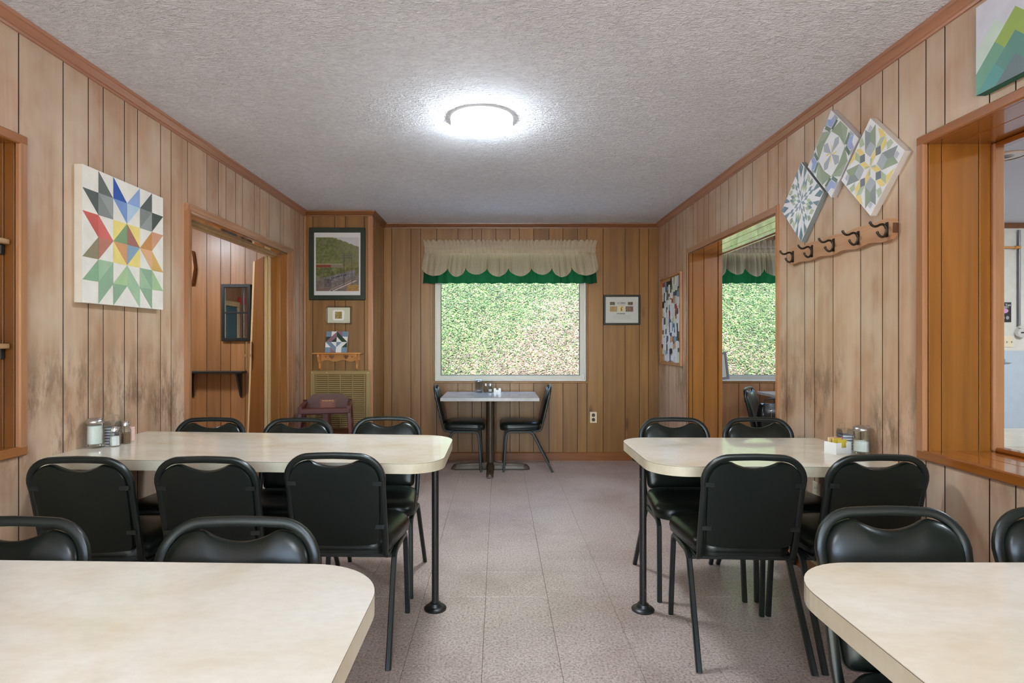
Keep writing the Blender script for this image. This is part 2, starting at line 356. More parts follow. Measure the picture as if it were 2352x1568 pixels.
# ------------------------------------------------------------------ panelled walls
def pieces(a0, a1, z0, z1, ops):
    """rectangles of strip a0..a1 x z0..z1 left after taking the openings out: (a0, a1, z0, z1)"""
    cuts = sorted({a0, a1} | {min(max(e, a0), a1) for o in ops for e in o[:2]})
    out = []
    for p, q in zip(cuts, cuts[1:]):
        if q - p < 1e-4: continue
        mid = (p + q) / 2; zs = [(z0, z1)]
        for o in ops:
            if o[0] < mid < o[1]:
                nz = []
                for (s, e) in zs:
                    if o[2] > s: nz.append((s, min(e, o[2])))
                    if o[3] < e: nz.append((max(s, o[3]), e))
                zs = [z for z in nz if z[1] - z[0] > 1e-4]
        out += [(p, q, s, e) for s, e in zs]
    return out
def panel_wall(name, axis, pos, face, a0, a1, grooves, ops, mat, thick, z0=0.0, z1=ZC, a_planks=None, label=None, gap=0.0026, back=GROOVE):
    """wall plane at axis=pos whose room side looks along face (+1/-1); slab behind, planks proud of the grooves"""
    t = 0.007
    def P(a, d, z): return (pos + face * d, a, z) if axis == 'x' else (a, pos + face * d, z)
    mb = MB()
    for (p, q, s, e) in pieces(a0, a1, z0, z1, ops):
        c0, c1 = P(p, -thick, s), P(q, -t, e)
        mb.box(min(c0[0], c1[0]), max(c0[0], c1[0]), min(c0[1], c1[1]), max(c0[1], c1[1]), s, e)
    wall = struct(mb.build(name, back), label)
    pa0, pa1 = a_planks or (a0, a1)
    edges = [pa0] + [g for g in sorted(grooves) if pa0 + 0.01 < g < pa1 - 0.01] + [pa1]
    for i, (p, q) in enumerate(zip(edges, edges[1:])):
        p2 = p + (gap / 2 if i else 0); q2 = q - (gap / 2 if i < len(edges) - 2 else 0); mb = MB(); c = 0.0014
        for (x, y, s, e) in pieces(p2, q2, z0, z1, ops):
            l = c if abs(x - p2) < 1e-5 else 0; r = c if abs(y - q2) < 1e-5 else 0
            prof = [(x, -t), (x, -c if l else 0), (x + l, 0), (y - r, 0), (y, -c if r else 0), (y, -t)]
            if not l: prof.pop(1)
            if not r: prof.pop(-2)
            b0 = len(mb.f); mb.prism(prof, lambda a, d, z: P(a, d, z), s, e, GROOVE); mb.mi[b0 + 2 + (2 if l else 1)] = mb.mat(mat)
        if mb.v: mb.build('plank', None, wall)
    return wall
def sweep(name, path, prof, mat, side=1, closed=False):
    """profile [(inward, z)] swept along a plan polyline with mitred corners; inward = left of travel * side"""
    n = len(path); P = [Vector(p) for p in path]; rows = []
    for i in range(n):
        d0 = (P[i] - P[i - 1]).normalized() if i > 0 else None; d1 = (P[(i + 1) % n] - P[i]).normalized() if i < n - 1 else None
        nn = [Vector((-d.y, d.x)) * side for d in (d0, d1) if d is not None]
        if len(nn) == 2: m = (nn[0] + nn[1]); m = m / max(0.2, m.dot(nn[0]))
        else: m = nn[0]
        rows.append([(P[i].x + m.x * a, P[i].y + m.y * a, z) for a, z in prof])
    k = len(prof); v = [p for r in rows for p in r]; f = []
    for i in range(n - 1): f += [(i * k + q, i * k + (q + 1) % k, (i + 1) * k + (q + 1) % k, (i + 1) * k + q) for q in range(k)]
    f += [tuple(range(k)), tuple((n - 1) * k + q for q in range(k))]
    return MB().add(v, f).build(name, mat)

KL, KR = 1.0065, 1.0067
GL = [y * KL for y in (1.70, 1.86, 2.003, 2.214, 2.44, 2.59, 2.688, 2.84, 2.943, 3.144, 3.245, 3.417, 3.642, 3.795, 3.898, 4.04, 4.15, 4.35, 4.452, 4.63, 4.87, 4.94, 5.115, 5.225, 5.33)]
GL += [-2.4 + 0.17 * i + 0.03 * math.sin(i * 5) for i in range(24)]
GR = [y * KR for y in (1.66, 1.87, 1.97, 2.167, 2.263, 2.418, 2.519, 2.671, 2.891, 3.06, 3.16, 3.354, 3.456, 3.59, 3.808, 3.954, 4.057, 4.208, 4.357, 4.453, 4.604, 4.708, 4.862, 4.96, 5.155, 5.253, 5.446, 5.68, 5.80)]
GR += [-2.4 + 0.17 * i + 0.03 * math.sin(i * 4) for i in range(24)]
GB = [(u - 1145) * YB / FPX for u in (899.8, 943.9, 966.3, 1003, 1052, 1084.7, 1106.3, 1139, 1171.6, 1192.9, 1225.5, 1261, 1292.9, 1326.3, 1348, 1385.5, 1435.7, 1468.4, 1489.6)]
GCH = [-1.775, -1.563, -1.462, -1.282]
DL = (3.465, 5.055, 0.0, 2.030)             # left doorway (y0, y1, z0, z1)
NL = (0.55, 2.232, 0.840, 2.036)            # left niche
DR = (3.495, 5.130, 0.0, 2.040)             # right doorway
OR_ = (0.55, 2.288, 0.815, 2.052)           # right serving opening
WIN = (-0.672, 0.924, 0.838, 2.20)          # main window in the back wall (x0, x1, z0, z1)
WIN2 = (2.12, 3.60, 0.838, 2.20)            # window of the next room
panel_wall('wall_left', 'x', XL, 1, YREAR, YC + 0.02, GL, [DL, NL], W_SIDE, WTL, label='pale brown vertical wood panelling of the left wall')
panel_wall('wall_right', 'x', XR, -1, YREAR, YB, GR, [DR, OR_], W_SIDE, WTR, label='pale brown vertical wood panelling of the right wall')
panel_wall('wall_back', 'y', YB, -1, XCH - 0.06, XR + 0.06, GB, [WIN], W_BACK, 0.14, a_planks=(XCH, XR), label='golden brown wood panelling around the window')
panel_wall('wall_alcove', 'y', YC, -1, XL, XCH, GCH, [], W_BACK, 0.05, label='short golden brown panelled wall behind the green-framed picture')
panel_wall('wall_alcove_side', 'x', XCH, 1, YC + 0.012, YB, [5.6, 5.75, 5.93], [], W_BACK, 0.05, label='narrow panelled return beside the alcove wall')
# corner stile of the alcove
tag(MB().cbox(XCH - 0.035, XCH + 0.012, YC - 0.006, YC + 0.03, 0, ZC - 0.05, 0.004).build('trim_1', W_CASE, smooth=False), kind='structure')
tag(MB().cbox(XL + 0.001, XL + 0.022, YC - 0.022, YC - 0.001, 0, ZC - 0.05, 0.007).build('trim_2', W_CASE), kind='structure')
# rear and side-room shells
def shell(name, *b, m=M_WALLP): return struct(MB().box(*b).build(name, m))
FILL_WIN = (-1.76, 1.60, 0.30, 2.42)           # added window behind the camera, sized for fill daylight
mb = MB()
for (p, q, a, b) in pieces(-4.3, 6.7, 0, ZC + 0.1, [FILL_WIN]): mb.box(p, q, YREAR - 0.15, YREAR, a, b)
struct(mb.build('wall_rear', M_WALLP))
shell('wall_side_room_left', -4.4, -4.2, YREAR, YB + 0.14, 0, ZC + 0.1, m=W_ROOM)
td = tag(empty('teal_door', (-4.2, 3.38, 0)), 'teal door of the side room, seen in the paned mirror', 'door')
MB().cbox(0.001, 0.035, -0.40, 0.40, 0.01, 1.80, 0.004).build('panel', paint(58, 96, 104), td)
for b in ((-0.48, -0.405, 0, 1.88), (0.405, 0.48, 0, 1.88)): MB().cbox(0.001, 0.045, b[0], b[1], b[2], b[3], 0.004).build('casing', W_PALE, td)
MB().cbox(0.001, 0.046, -0.48, 0.48, 1.805, 1.88, 0.004).build('casing', W_PALE, td)
MB().lathe([(0, 0), (0.012, 0), (0.012, 0.02), (0.028, 0.035), (0.02, 0.06), (0, 0.062)], 16, (0.035, -0.34, 0.95), axis='x').build('knob', M_BRASS, td, True)
tag(MB().cbox(-4.199, -4.17, 2.66, 2.86, 1.86, 1.97, 0.006).build('red_sign', paint(196, 40, 40)), 'small red sign reflected in the paned mirror', 'sign')
shell('wall_side_room_front', -4.2, XL - WTL, 2.30, 2.42, 0, ZC)
GSL = [-2.58 - 0.001 * i for i in range(0)] + [-(1145 - u) * YB / FPX for u in (475, 507, 530, 563, 590, 612, 440, 418, 385, 360)]
panel_wall('wall_side_room_back', 'y', YB, -1, -4.2, XL - WTL, GSL, [], W_ROOM, 0.14, label='panelled wall of the side room seen through the left doorway')
shell('wall_side_room_stub', XL - WTL, XL - 0.05, YC + 0.02, YB, 0, ZC)
GNR = [(u - 1145) * YB / FPX for u in (1658, 1697, 1745, 1778, 1812, 1850)] + [3.3, 3.45, 3.6, 3.8, 3.95, 4.1]
panel_wall('wall_next_room_back', 'y', YB, -1, XR + WTR - 0.15, 4.25, GNR, [WIN2], W_ROOM, 0.14, label='panelled wall under the window of the next room')
shell('wall_next_room_plaster', 4.25, 6.6, YB - 0.012, YB + 0.14, 1.16, ZC, m=M_WALLP)
shell('wall_next_room_dado', 4.25, 6.6, YB - 0.012, YB + 0.14, 0.0, 1.16, m=M_WALLB)
shell('wall_next_room_right', 6.5, 6.7, YREAR, YB + 0.14, 0, ZC + 0.1)
# ceiling
struct(MB().box(XL - 0.05, XR + 0.05, YREAR, YB + 0.05, ZC, ZC + 0.12).build('ceiling', M_CEIL), 'white stippled plaster ceiling')
shell('ceiling_next_room', XR + 0.05, 6.7, YREAR, YB + 0.05, ZC, ZC + 0.12, m=M_CEILP)
shell('ceiling_side_room', -4.4, XL - 0.05, YREAR, YB + 0.05, ZC, ZC + 0.12, m=M_CEILP)
shell('sun_block_roof', -5.0, 7.2, YREAR - 0.3, YB + 0.2, ZC + 0.125, ZC + 0.25, m=M_WHITE)  # slab out of view, added to keep the sun out of the rooms
# crown moulding
CR = [(0, ZC - 0.052), (0.008, ZC - 0.052), (0.010, ZC - 0.043), (0.016, ZC - 0.040), (0.030, ZC - 0.016), (0.036, ZC - 0.013), (0.038, ZC - 0.002), (0.038, ZC), (0, ZC)]
struct(sweep('trim_3', [(XL, YREAR), (XL, YC)], CR, W_CROWN, -1), 'brown crown moulding along the left wall')
struct(sweep('trim_4', [(XR, YREAR), (XR, YB)], CR, W_CROWN, 1), 'brown crown moulding along the right wall')
struct(sweep('trim_5', [(XL, YC), (XCH, YC), (XCH, YB), (XR, YB)], CR, W_CROWNB, -1), 'dark brown crown moulding over the back wall')
# baseboards
BBP = [(0, 0), (0.014, 0), (0.014, 0.078), (0.006, 0.088), (0, 0.088)]
struct(sweep('baseboard_back', [(XCH, YB), (XR, YB)], BBP, W_BASE, -1)); struct(sweep('baseboard_alcove', [(XL, YC), (XCH, YC), (XCH, YB - 0.02)], BBP, W_BASE, -1))
struct(sweep('baseboard_left', [(XL, YREAR), (XL, DL[0] - 0.07)], BBP, W_BASE, -1)); struct(sweep('baseboard_left_far', [(XL, DL[1] + 0.09), (XL, YC - 0.02)], BBP, W_BASE, -1))
struct(sweep('baseboard_right', [(XR, YREAR), (XR, DR[0] - 0.05)], BBP, W_BASE, 1)); struct(sweep('baseboard_right_far', [(XR, DR[1] + 0.04), (XR, YB)], BBP, W_BASE, 1))

# ------------------------------------------------------------------ floor of square tiles
T = 0.3048
floor = struct(MB().box(XL - 0.02, XR + 0.02, YREAR, YB + 0.02, -0.12, -0.0025).build('floor', M_SUB), 'speckled beige vinyl tile floor')
TILEC = {}
def tile(x0, x1, y0, y1):
    w, d = round(x1 - x0, 4), round(y1 - y0, 4); g = 0.0007; b = 0.0012
    if (w, d) not in TILEC:
        m = MB(); a, c = w / 2 - g, d / 2 - g
        v = [(-a, -c, -0.003), (a, -c, -0.003), (a, c, -0.003), (-a, c, -0.003), (-a, -c, -b * .6), (a, -c, -b * .6), (a, c, -b * .6), (-a, c, -b * .6),
             (-a + b, -c + b, 0), (a - b, -c + b, 0), (a - b, c - b, 0), (-a + b, c - b, 0)]
        f = [(8, 9, 10, 11)] + [(i, (i + 1) % 4, 4 + (i + 1) % 4, 4 + i) for i in range(4)] + [(4 + i, 4 + (i + 1) % 4, 8 + (i + 1) % 4, 8 + i) for i in range(4)]
        o = m.add(v, f).build('tile', M_TILE, floor); TILEC[(w, d)] = o.data
    else: o = link('tile', TILEC[(w, d)], floor)
    o.location = ((x0 + x1) / 2, (y0 + y1) / 2, 0)
xs = [XL] + [-0.0632 + T * k for k in range(-5, 6)] + [XR]
ys = [2.841 + T * k for k in range(-8, 11)] + [YB]
for x0, x1 in zip(xs, xs[1:]):
    for y0, y1 in zip(ys, ys[1:]): tile(x0, x1, y0, y1)
tag(MB().box(XL, XR, YREAR, ys[0], -0.003, 0).build('tile_field', M_TILE, floor), kind='stuff')
struct(MB().box(-4.2, XL - 0.02, YREAR, YB, -0.12, 0).build('floor_side_room', M_TILE)); struct(MB().box(XR + 0.02, 6.5, YREAR, YB, -0.12, 0).build('floor_next_room', M_TILE))

# ------------------------------------------------------------------ doorway left: casing, jamb, track, folding door
def casing_prof(): return None
def jamb_boards(name, y, x0, x1, z0, z1, cuts, mat, face=-1, t=0.012):
    """boards lining a jamb at plane y (looking towards -y), split at cuts"""
    r = struct(MB().box(x0, x1, y + 0.0105 * -face - 0.0, y + 0.0125 * -face, z0, z1).build(name, GROOVE)); e = [x0] + cuts + [x1]
    for a, b in zip(e, e[1:]):
        MB().cbox(a + 0.002, b - 0.002, min(y, y - face * t), max(y, y - face * t) - 0.0005, z0, z1, 0.002).build('board', mat, r)
    return r
# casing of the left doorway (proud of the panelling)
pr = 0.028
tr = struct(empty('trim_6'), 'moulded wood casing around the left doorway')
for nm, (y0, y1, z0, z1), (ya, yb, za, zb), m in (
        ('casing', (DL[0] - 0.065, DL[0], 0, DL[3] + 0.048), None or (0, 0, 0, 0), W_CASE), ('casing', (DL[1], DL[1] + 0.085, 0, DL[3] + 0.048), (0, 0, 0, 0), W_CASE)):
    s = 1 if y0 < DL[0] else -1; o_, i_ = (y0, y1) if s > 0 else (y1, y0)
    MB().prism([(o_, 0), (o_, pr), (o_ + s * 0.012, pr), (o_ + s * 0.022, pr - .006), (o_ + s * .045, pr - .010), (i_ - s * .008, pr - .014), (i_, 0.010), (i_, 0)], lambda a, d, z: (XL + d, a, z), z0, z1).build(nm, m, tr)
zt = DL[3] + 0.048
MB().prism([(zt, 0), (zt, pr + .001), (zt - .012, pr + .001), (zt - .018, pr - .004), (zt - .034, pr - .006), (zt - .040, pr - .012), (DL[3], 0.012), (DL[3], 0)], lambda z, d, y: (XL + d, y, z), DL[0] - 0.066, DL[1] + 0.086).build('head_casing', W_CASEY, tr)
# jamb linings
jl = struct(empty('trim_7'), 'brown jamb boards lining the left doorway')
MB().box(XL - WTL, XL + 0.004, DL[1] - 0.014, DL[1], 0, DL[3]).build('jamb', W_JAMB, jl)
MB().box(XL - WTL, XL + 0.004, DL[0], DL[0] + 0.014, 0, DL[3]).build('jamb', W_JAMB, jl)
MB().box(XL - WTL, XL + 0.004, DL[0], DL[1], DL[3] - 0.014, DL[3]).build('head_jamb', W_SOFF, jl)
MB().box(XL - 0.085, XL - 0.055, DL[1] - 0.026, DL[1] - 0.014, 0, DL[3] - .014).build('stop', W_JAMB, jl)
MB().box(XL - WTL + .005, XL - WTL + .035, DL[0] + .014, DL[1] - 0.014, DL[3] - 0.036, DL[3] - .0145).build('track', W_PALE, jl)
MB().box(XL - WTL + .045, XL - WTL + .06, DL[0] + .014, DL[1] - 0.014, DL[3] - 0.028, DL[3] - .0145).build('track', W_PALE, jl)
# pale post at the far side
pp = MB()
for k in range(4): pp.cbox(-2.045 + 0.0135 * k, -2.045 + 0.0135 * k + 0.0125, DL[1] - 0.03 - 0.004 * (k % 2), DL[1] + 0.05, 0, DL[3] + 0.05, 0.003)
struct(pp.build('trim_8', W_PALE), 'cream fluted post at the far side of the left doorway')
# folding door
fd = tag(empty('folding_door', (-2.06, DL[1] + 0.02, 0)), 'brown bifold door folded open at the left doorway with edge pulls', 'door')
def leaf(p0, p1, lean, t=0.028, h=2.008):
    p0, p1 = Vector(p0), Vector(p1); d = (p1 - p0).normalized(); n = Vector((-d.y, d.x)); o = Vector((-2.06, DL[1] + 0.02))
    lv = []
    for z in (0.012, h):
        k = lean * (z - 1.0)
        for q, s in ((p0, 0), (p1, 1)):
            for w in (-t / 2, t / 2):
                c = q + n * w - o + Vector((k * s, 0)); lv.append((c.x, c.y, z))
    f = [(0, 1, 3, 2), (4, 6, 7, 5), (0, 2, 6, 4), (1, 5, 7, 3), (0, 4, 5, 1), (2, 3, 7, 6)]
    return lv, f
lv, lf = leaf((-2.065, 5.095), (-2.300, 5.385), 0.035); lfA = MB().add(lv, lf[:-1], W_DARK).add(lv, lf[-1:], W_PALE).build('leaf', None, fd)
lv2, lf2 = leaf((-2.328, 5.400), (-2.14, 5.74), 0.0); 
for i in (0, 1, 4, 5):
    lv2[i] = (lv2[i][0] + 0.035 * (lv2[i][2] - 1.0), lv2[i][1], lv2[i][2])
lfB = MB().add(lv2, lf2[:4] + lf2[5:], W_ROOM).add(lv2, lf2[4:5], W_PALE).build('leaf', None, fd)
for sx in (0, 1):
    bx = -2.300 - 0.050 * sx - (-2.06); by = 5.37 + 0.008 * sx - (DL[1] + 0.02); k = 0.035 * (1.12 - 1)
    MB().cbox(bx + k - 0.004, bx + k + 0.004, by - 0.03, by - 0.005, 1.0, 1.255, 0.002).build('edge_pull', W_PALE, (lfA, lfB)[sx])
    MB().lathe([(0.0, -0.012), (0.008, -0.012), (0.008, 0.012), (0.0, 0.012)], 10, (bx + k, by - 0.034, 1.128)).build('latch', M_BRASS, (lfA, lfB)[sx])

# ------------------------------------------------------------------ right doorway
tr = struct(empty('trim_9'), 'thin wood casing around the right doorway')
MB().cbox(XR - 0.012, XR + 0.004, DR[0] - 0.030, DR[0], 0, DR[3] + 0.045, 0.003).build('casing', W_CASE, tr)
MB().cbox(XR - 0.010, XR + 0.004, DR[1], DR[1] + 0.030, 0, DR[3] + 0.045, 0.003).build('casing', W_CASE, tr)
MB().cbox(XR - 0.011, XR + 0.004, DR[0] - 0.029, DR[1] + 0.029, DR[3], DR[3] + 0.042, 0.003).build('head_casing', W_CASEY, tr)
j = jamb_boards('trim_10', DR[1] - 0.012, XR + 0.001, XR + WTR - 0.03, 0, DR[3], [XR + 0.035, XR + 0.135], W_JAMB)
tag(j, 'varnished brown boards lining the far jamb of the right doorway')
MB().cbox(XR + WTR - 0.028, XR + WTR + 0.006, DR[1] - 0.020, DR[1] + 0.03, 0, DR[3], 0.003).build('corner_post', W_JAMB, j)
j = struct(MB().box(XR, XR + WTR, DR[0], DR[0] + 0.012, 0, DR[3]).build('trim_11', W_JAMB))
j = struct(empty('trim_12'), 'glossy soffit boards in the head of the right doorway')
for a, b in ((0.001, 0.08), (0.083, 0.19), (0.193, WTR - 0.02)): MB().cbox(XR + a, XR + b, DR[0], DR[1] - 0.012, DR[3] - 0.012, DR[3] - 0.0005, 0.0015).build('board', W_SOFF, j)
MB().cbox(XR + WTR - 0.019, XR + WTR + 0.006, DR[0], DR[1] - 0.012, DR[3] - 0.020, DR[3], 0.003).build('edge_strip', W_CASEY, j)

# ------------------------------------------------------------------ serving openings left (shelf niche) and right
def opening_frame(name, X, s, o, depth, label, stop=True):
    """o = (y0, y1, z0, z1); s = +1 when the wall lies at larger x"""
    r = struct(empty(name), label); y0, y1, z0, z1 = o; w = 0.024; p = 0.016
    bx = lambda a, b: (min(X + s * a, X + s * b), max(X + s * a, X + s * b))
    f0, f1 = bx(-p, 0.006)
    MB().cbox(f0, f1, y1 - 0.016, y1 + w, z0 - w + .0004, z1 + w - .0004, 0.005).build('edge_trim', W_CASE, r)
    MB().cbox(f0 - 0.0005, f1 + 0.0005, y0 - w, y1 + w - 0.0005, z1 - 0.015, z1 + w, 0.005).build('edge_trim', W_SILL, r)
    MB().cbox(f0 - 0.0005, f1 + 0.0005, y0 - w, y1 + w - 0.0005, z0 - w, z0 + 0.0145, 0.005).build('edge_trim', W_SILL, r)
    MB().cbox(f0, f1, y0 - w, y0 + 0.016, z0 - w, z1 + w, 0.005).build('edge_trim', W_CASE, r)
    jm = W_JAMB if stop else W_DARK
    for (ya, yb) in ((y1 - 0.014, y1 - 0.001), (y0 + 0.001, y0 + 0.014)):
        a, b = bx(0.006, depth); MB().box(a, b, (ya + yb) / 2, yb if ya > 1 else ya, z0, z1).build('jamb_back', GROOVE, r)
        cuts = [0.007, 0.060, 0.207, depth] if stop else [0.007, 0.05, depth]
        for c0, c1 in zip(cuts, cuts[1:]):
            a, b = bx(c0 + 0.002, c1 - 0.002); MB().cbox(a, b, ya, yb, z0, z1, 0.002).build('board', jm, r)
    for (za, zb, nm) in ((z1 - 0.013, z1 - 0.0005, 'head_board'), (z0 + 0.0005, z0 + 0.013, 'sill_board')):
        cuts = [0.006, 0.115, 0.215, depth] if stop else [0.006, depth]
        for c0, c1 in zip(cuts, cuts[1:]):
            a, b = bx(c0 + 0.0015, c1 - 0.0015); MB().cbox(a, b, y0, y1 - 0.001, za, zb, 0.0015).build(nm, W_SILL, r)
    if stop:
        a, b = bx(depth - 0.040, depth + 0.004)
        MB().cbox(a, b, y1 - 0.034, y1 - 0.0135, z0 + .012, z1 - .012, 0.006).build('stop_bead', W_CASE, r)
        MB().cbox(a, b, y0, y1 - 0.034, z1 - 0.034, z1 - 0.0125, 0.006).build('stop_bead', W_SILL, r)
        MB().cbox(a, b, y0, y1 - 0.034, z0 + 0.0125, z0 + 0.030, 0.006).build('stop_bead', W_SILL, r)
    return r
opening_frame('trim_13', XR, 1, OR_, WTR, 'varnished brown frame and sill of the serving opening on the right')
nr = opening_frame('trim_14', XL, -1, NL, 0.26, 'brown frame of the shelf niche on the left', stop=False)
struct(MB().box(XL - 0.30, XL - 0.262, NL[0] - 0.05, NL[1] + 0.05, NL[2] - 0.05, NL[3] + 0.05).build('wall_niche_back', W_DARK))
for z, lab in ((1.632, 'upper wooden shelf in the left niche'), (1.232, 'lower wooden shelf in the left niche')):
    sh = tag(empty('niche_shelf', (XL - 0.13, 1.4, z)), lab, 'shelf')
    MB().cbox(-0.12, 0.112, -0.84, 0.812, 0, 0.020, 0.003).build('board', W_SHELF, sh)
    for yy in (0.792, -0.83):
        MB().cbox(0.07, 0.092, yy, yy + 0.018, -0.040, -0.0005, 0.002).build('bracket', M_BLACK, sh)
fg = tag(empty('shelf_trinket', (XL - 0.045, 2.095, 1.252)), 'small red and pale blue trinket on the lower niche shelf', 'ornament')
MB().lathe([(0, 0), (0.026, 0), (0.028, 0.012), (0.02, 0.02), (0, 0.02)], 16).build('base', plain('trinket_red', srgb(190, 40, 56), 0.4), fg, smooth=True)
MB().lathe([(0.018, 0.02), (0.021, 0.03), (0.016, 0.046), (0, 0.052)], 16).build('cap', plain('trinket_blue', srgb(140, 190, 210), 0.4), fg, smooth=True)

# ------------------------------------------------------------------ windows
def window(name, w, label):
    x0, x1, z0, z1 = w; r = struct(empty(name), label); y = YB
    def ring(nm, i, o, ya, yb, m, c=0.004):
        MB().cbox(x0 + o, x0 + i, ya, yb, z0 + o, z1 - o, c).build(nm, m, r); MB().cbox(x1 - i, x1 - o, ya, yb, z0 + o, z1 - o, c).build(nm, m, r)
        MB().cbox(x0 + o, x1 - o, ya - .0003, yb, z0 + o, z0 + i, c).build(nm, m, r); MB().cbox(x0 + o, x1 - o, ya - .0003, yb, z1 - i, z1 - o, c).build(nm, m, r)
    ring('casing', 0.0, -0.022, y - 0.010, y + 0.02, W_BACK)
    ring('frame_lip', 0.014, 0.0, y - 0.007, y + 0.06, M_WHITE)
    ring('frame', 0.058, 0.010, y + 0.020, y + 0.10, M_ALU)
    MB().box(x0 + 0.05, x1 - 0.05, y + 0.060, y + 0.064, z0 + 0.05, z1 - 0.05).build('pane', M_PANE, r)
    ring('sash_gasket', 0.063, 0.055, y + 0.050, y + 0.074, M_BLACK, 0.001)
    MB().cbox(x1 - 0.035, x1 - 0.018, y - 0.002, y + 0.03, z0 + 0.018, z0 + 0.075, 0.004).build('latch', M_WHITE, r)
    return r
window('window_1', WIN, 'picture window in the back wall looking onto a leafy bank')
window('window_2', WIN2, 'window of the next room seen through the right doorway')
w3 = struct(empty('fill_window'), 'added wide street window behind the camera for fill daylight')  # unseen window, put in so daylight fills the room
for x in (FILL_WIN[0], (FILL_WIN[0] + FILL_WIN[1]) / 2 - 0.03, FILL_WIN[1] - 0.06): MB().cbox(x, x + 0.06, YREAR - 0.12, YREAR - 0.04, FILL_WIN[2], FILL_WIN[3], 0.004).build('frame', M_ALU, w3)
for z in (FILL_WIN[2], FILL_WIN[3] - 0.06): MB().cbox(FILL_WIN[0], FILL_WIN[1], YREAR - 0.121, YREAR - 0.039, z, z + 0.06, 0.004).build('frame', M_ALU, w3)
MB().box(FILL_WIN[0] + .05, FILL_WIN[1] - .05, YREAR - 0.082, YREAR - 0.078, FILL_WIN[2] + .05, FILL_WIN[3] - .05).build('pane', M_PANE, w3)
struct(MB().box(-12, 14, -16, YREAR - 0.15, -0.3, -0.1).build('ground_street', M_CONC), 'unseen pale pavement bouncing sun into the added street window')  # out of view, kept pale to bounce sunlight up to the ceiling

def valance(x0, x1, lobes, label, seed):
    rnd = random.Random(seed); zt, zb = 2.312, 1.866; yb = YB - 0.045
    r = tag(empty('window_valance', ((x0 + x1) / 2, yb, zt)), label, 'valance'); cx, cy = (x0 + x1) / 2, yb
    n = 420; L = x1 - x0; B = [0] + lobes + [1]
    ph = [rnd.uniform(0, 6.28) for _ in range(8)]
    def wob(s, k): return 0.5 * math.sin(2 * PI * s * 34 + ph[0] + k) + 0.35 * math.sin(2 * PI * s * 57 + ph[1] + 1.7 * k) + 0.25 * math.sin(2 * PI * s * 21 + ph[2])
    def fold(s): return abs(math.sin(PI * (19 * s + 0.35 * math.sin(2 * PI * 3 * s + ph[3]) + 0.22 * math.sin(2 * PI * 7 * s + ph[4])))) ** 0.75
    def ruf(s): return abs(math.sin(PI * (37 * s + 0.4 * math.sin(2 * PI * 5 * s + ph[5])))) ** 0.8
    rows = []
    ts = [0, .03, .06, .09, .12, .15, .18, .21, .25, .30, .36, .44, .52, .60, .68, .76, .84, .90, .95, 1.0]
    uv = {}
    V = []; UVS = []
    for i in range(n + 1):
        s = i / n
        k = max(j for j in range(len(B) - 1) if B[j] <= s + 1e-9); q = (s - B[k]) / (B[k + 1] - B[k]); lob = math.sin(PI * q)
        depth = 0.285 + 0.105 * (lob ** 0.55) * (0.88 + 0.12 * math.sin(k * 2.3))
        top = 0.012 * ruf(s) - 0.006 + 0.004 * wob(s, 0.3)
        for t in ts:
            if t < .18:                       # ruffled heading
                z = zt - 0.075 * t / .18 + top * (1 - t / .18); y = cy - 0.014 - 0.026 * (1 - t / .18) * ruf(s); fl = (1 - t / .18) * 0.2
            elif t < .30:                     # rod pocket
                w = (t - .18) / .12; z = zt - 0.075 - 0.055 * w; y = cy - 0.016 - 0.014 * math.sin(PI * w) - 0.009 * ruf(s); fl = 0
            else:
                w = (t - .30) / .70; z = zt - 0.130 - (depth - 0.130) * w
                y = cy - 0.016 - (0.055 * w ** .6) * lob ** 0.6 - 0.034 * (w ** .45) * fold(s) - 0.004 * wob(s, 3.1); fl = w * 0.34
            x = x0 + L * s + fl * 0.035 * math.sin(2 * PI * s * 2.0 + 0.4) * 0.3 + (s - 0.5) * 0.055 * max(0, fl * 3) 
            V.append((x - cx, y - cy, z - zt)); UVS.append((s * L * 1.5 / 0.0125, (z - zt) / 0.0125))
    kk = len(ts); F = [(i * kk + a, (i + 1) * kk + a, (i + 1) * kk + a + 1, i * kk + a + 1) for i in range(n) for a in range(kk - 1)]
    me = bpy.data.meshes.new('gathered_fabric'); me.from_pydata(V, [], F); me.materials.append(M_GING)
    ul = me.uv_layers.new(name='UVMap'); li = [l.vertex_index for l in me.loops]
    ul.data.foreach_set('uv', [c for i in li for c in UVS[i]]); smooth_mesh(me, 80); link('gathered_fabric', me, r)
    V = []; F = []; m = 200
    for i in range(m + 1):
        s = i / m
        for a in range(6):
            t = a / 5; z = zt - 0.20 - (zt - 0.20 - zb) * t - 0.004 * t * math.sin(s * 90 + seed)
            V.append((x0 - 0.018 * t + (L + 0.036 * t) * s - cx, 0.006 - 0.020 * (0.3 + t) * abs(math.sin(PI * s * 23 + 0.6 * math.sin(s * 31) + seed)) - 0.004 * math.sin(2 * PI * s * 29), z - zt))
    F = [(i * 6 + a, (i + 1) * 6 + a, (i + 1) * 6 + a + 1, i * 6 + a + 1) for i in range(m) for a in range(5)]
    me = bpy.data.meshes.new('green_lining'); me.from_pydata(V, [], F); me.materials.append(M_GREENC); smooth_mesh(me, 80); link('green_lining', me, r)
    MB().tube([(x0 + .01 - cx, -0.018, -0.10), (x1 - .01 - cx, -0.018, -0.10)], circle(0.008, 8), (0, 0, 1)).build('rod', M_WHITE, r, True)
    for sx in (x0 + 0.012 - cx, x1 - 0.012 - cx): MB().cbox(sx - 0.008, sx + 0.008, -0.02, 0.0448, -0.115, -0.085, 0.002).build('rod_bracket', M_WHITE, r)
valance(-0.775, 1.015, [0.148, 0.25, 0.373, 0.49, 0.62, 0.736, 0.85], 'beige gingham valance with green lining over the back wall window', 3)
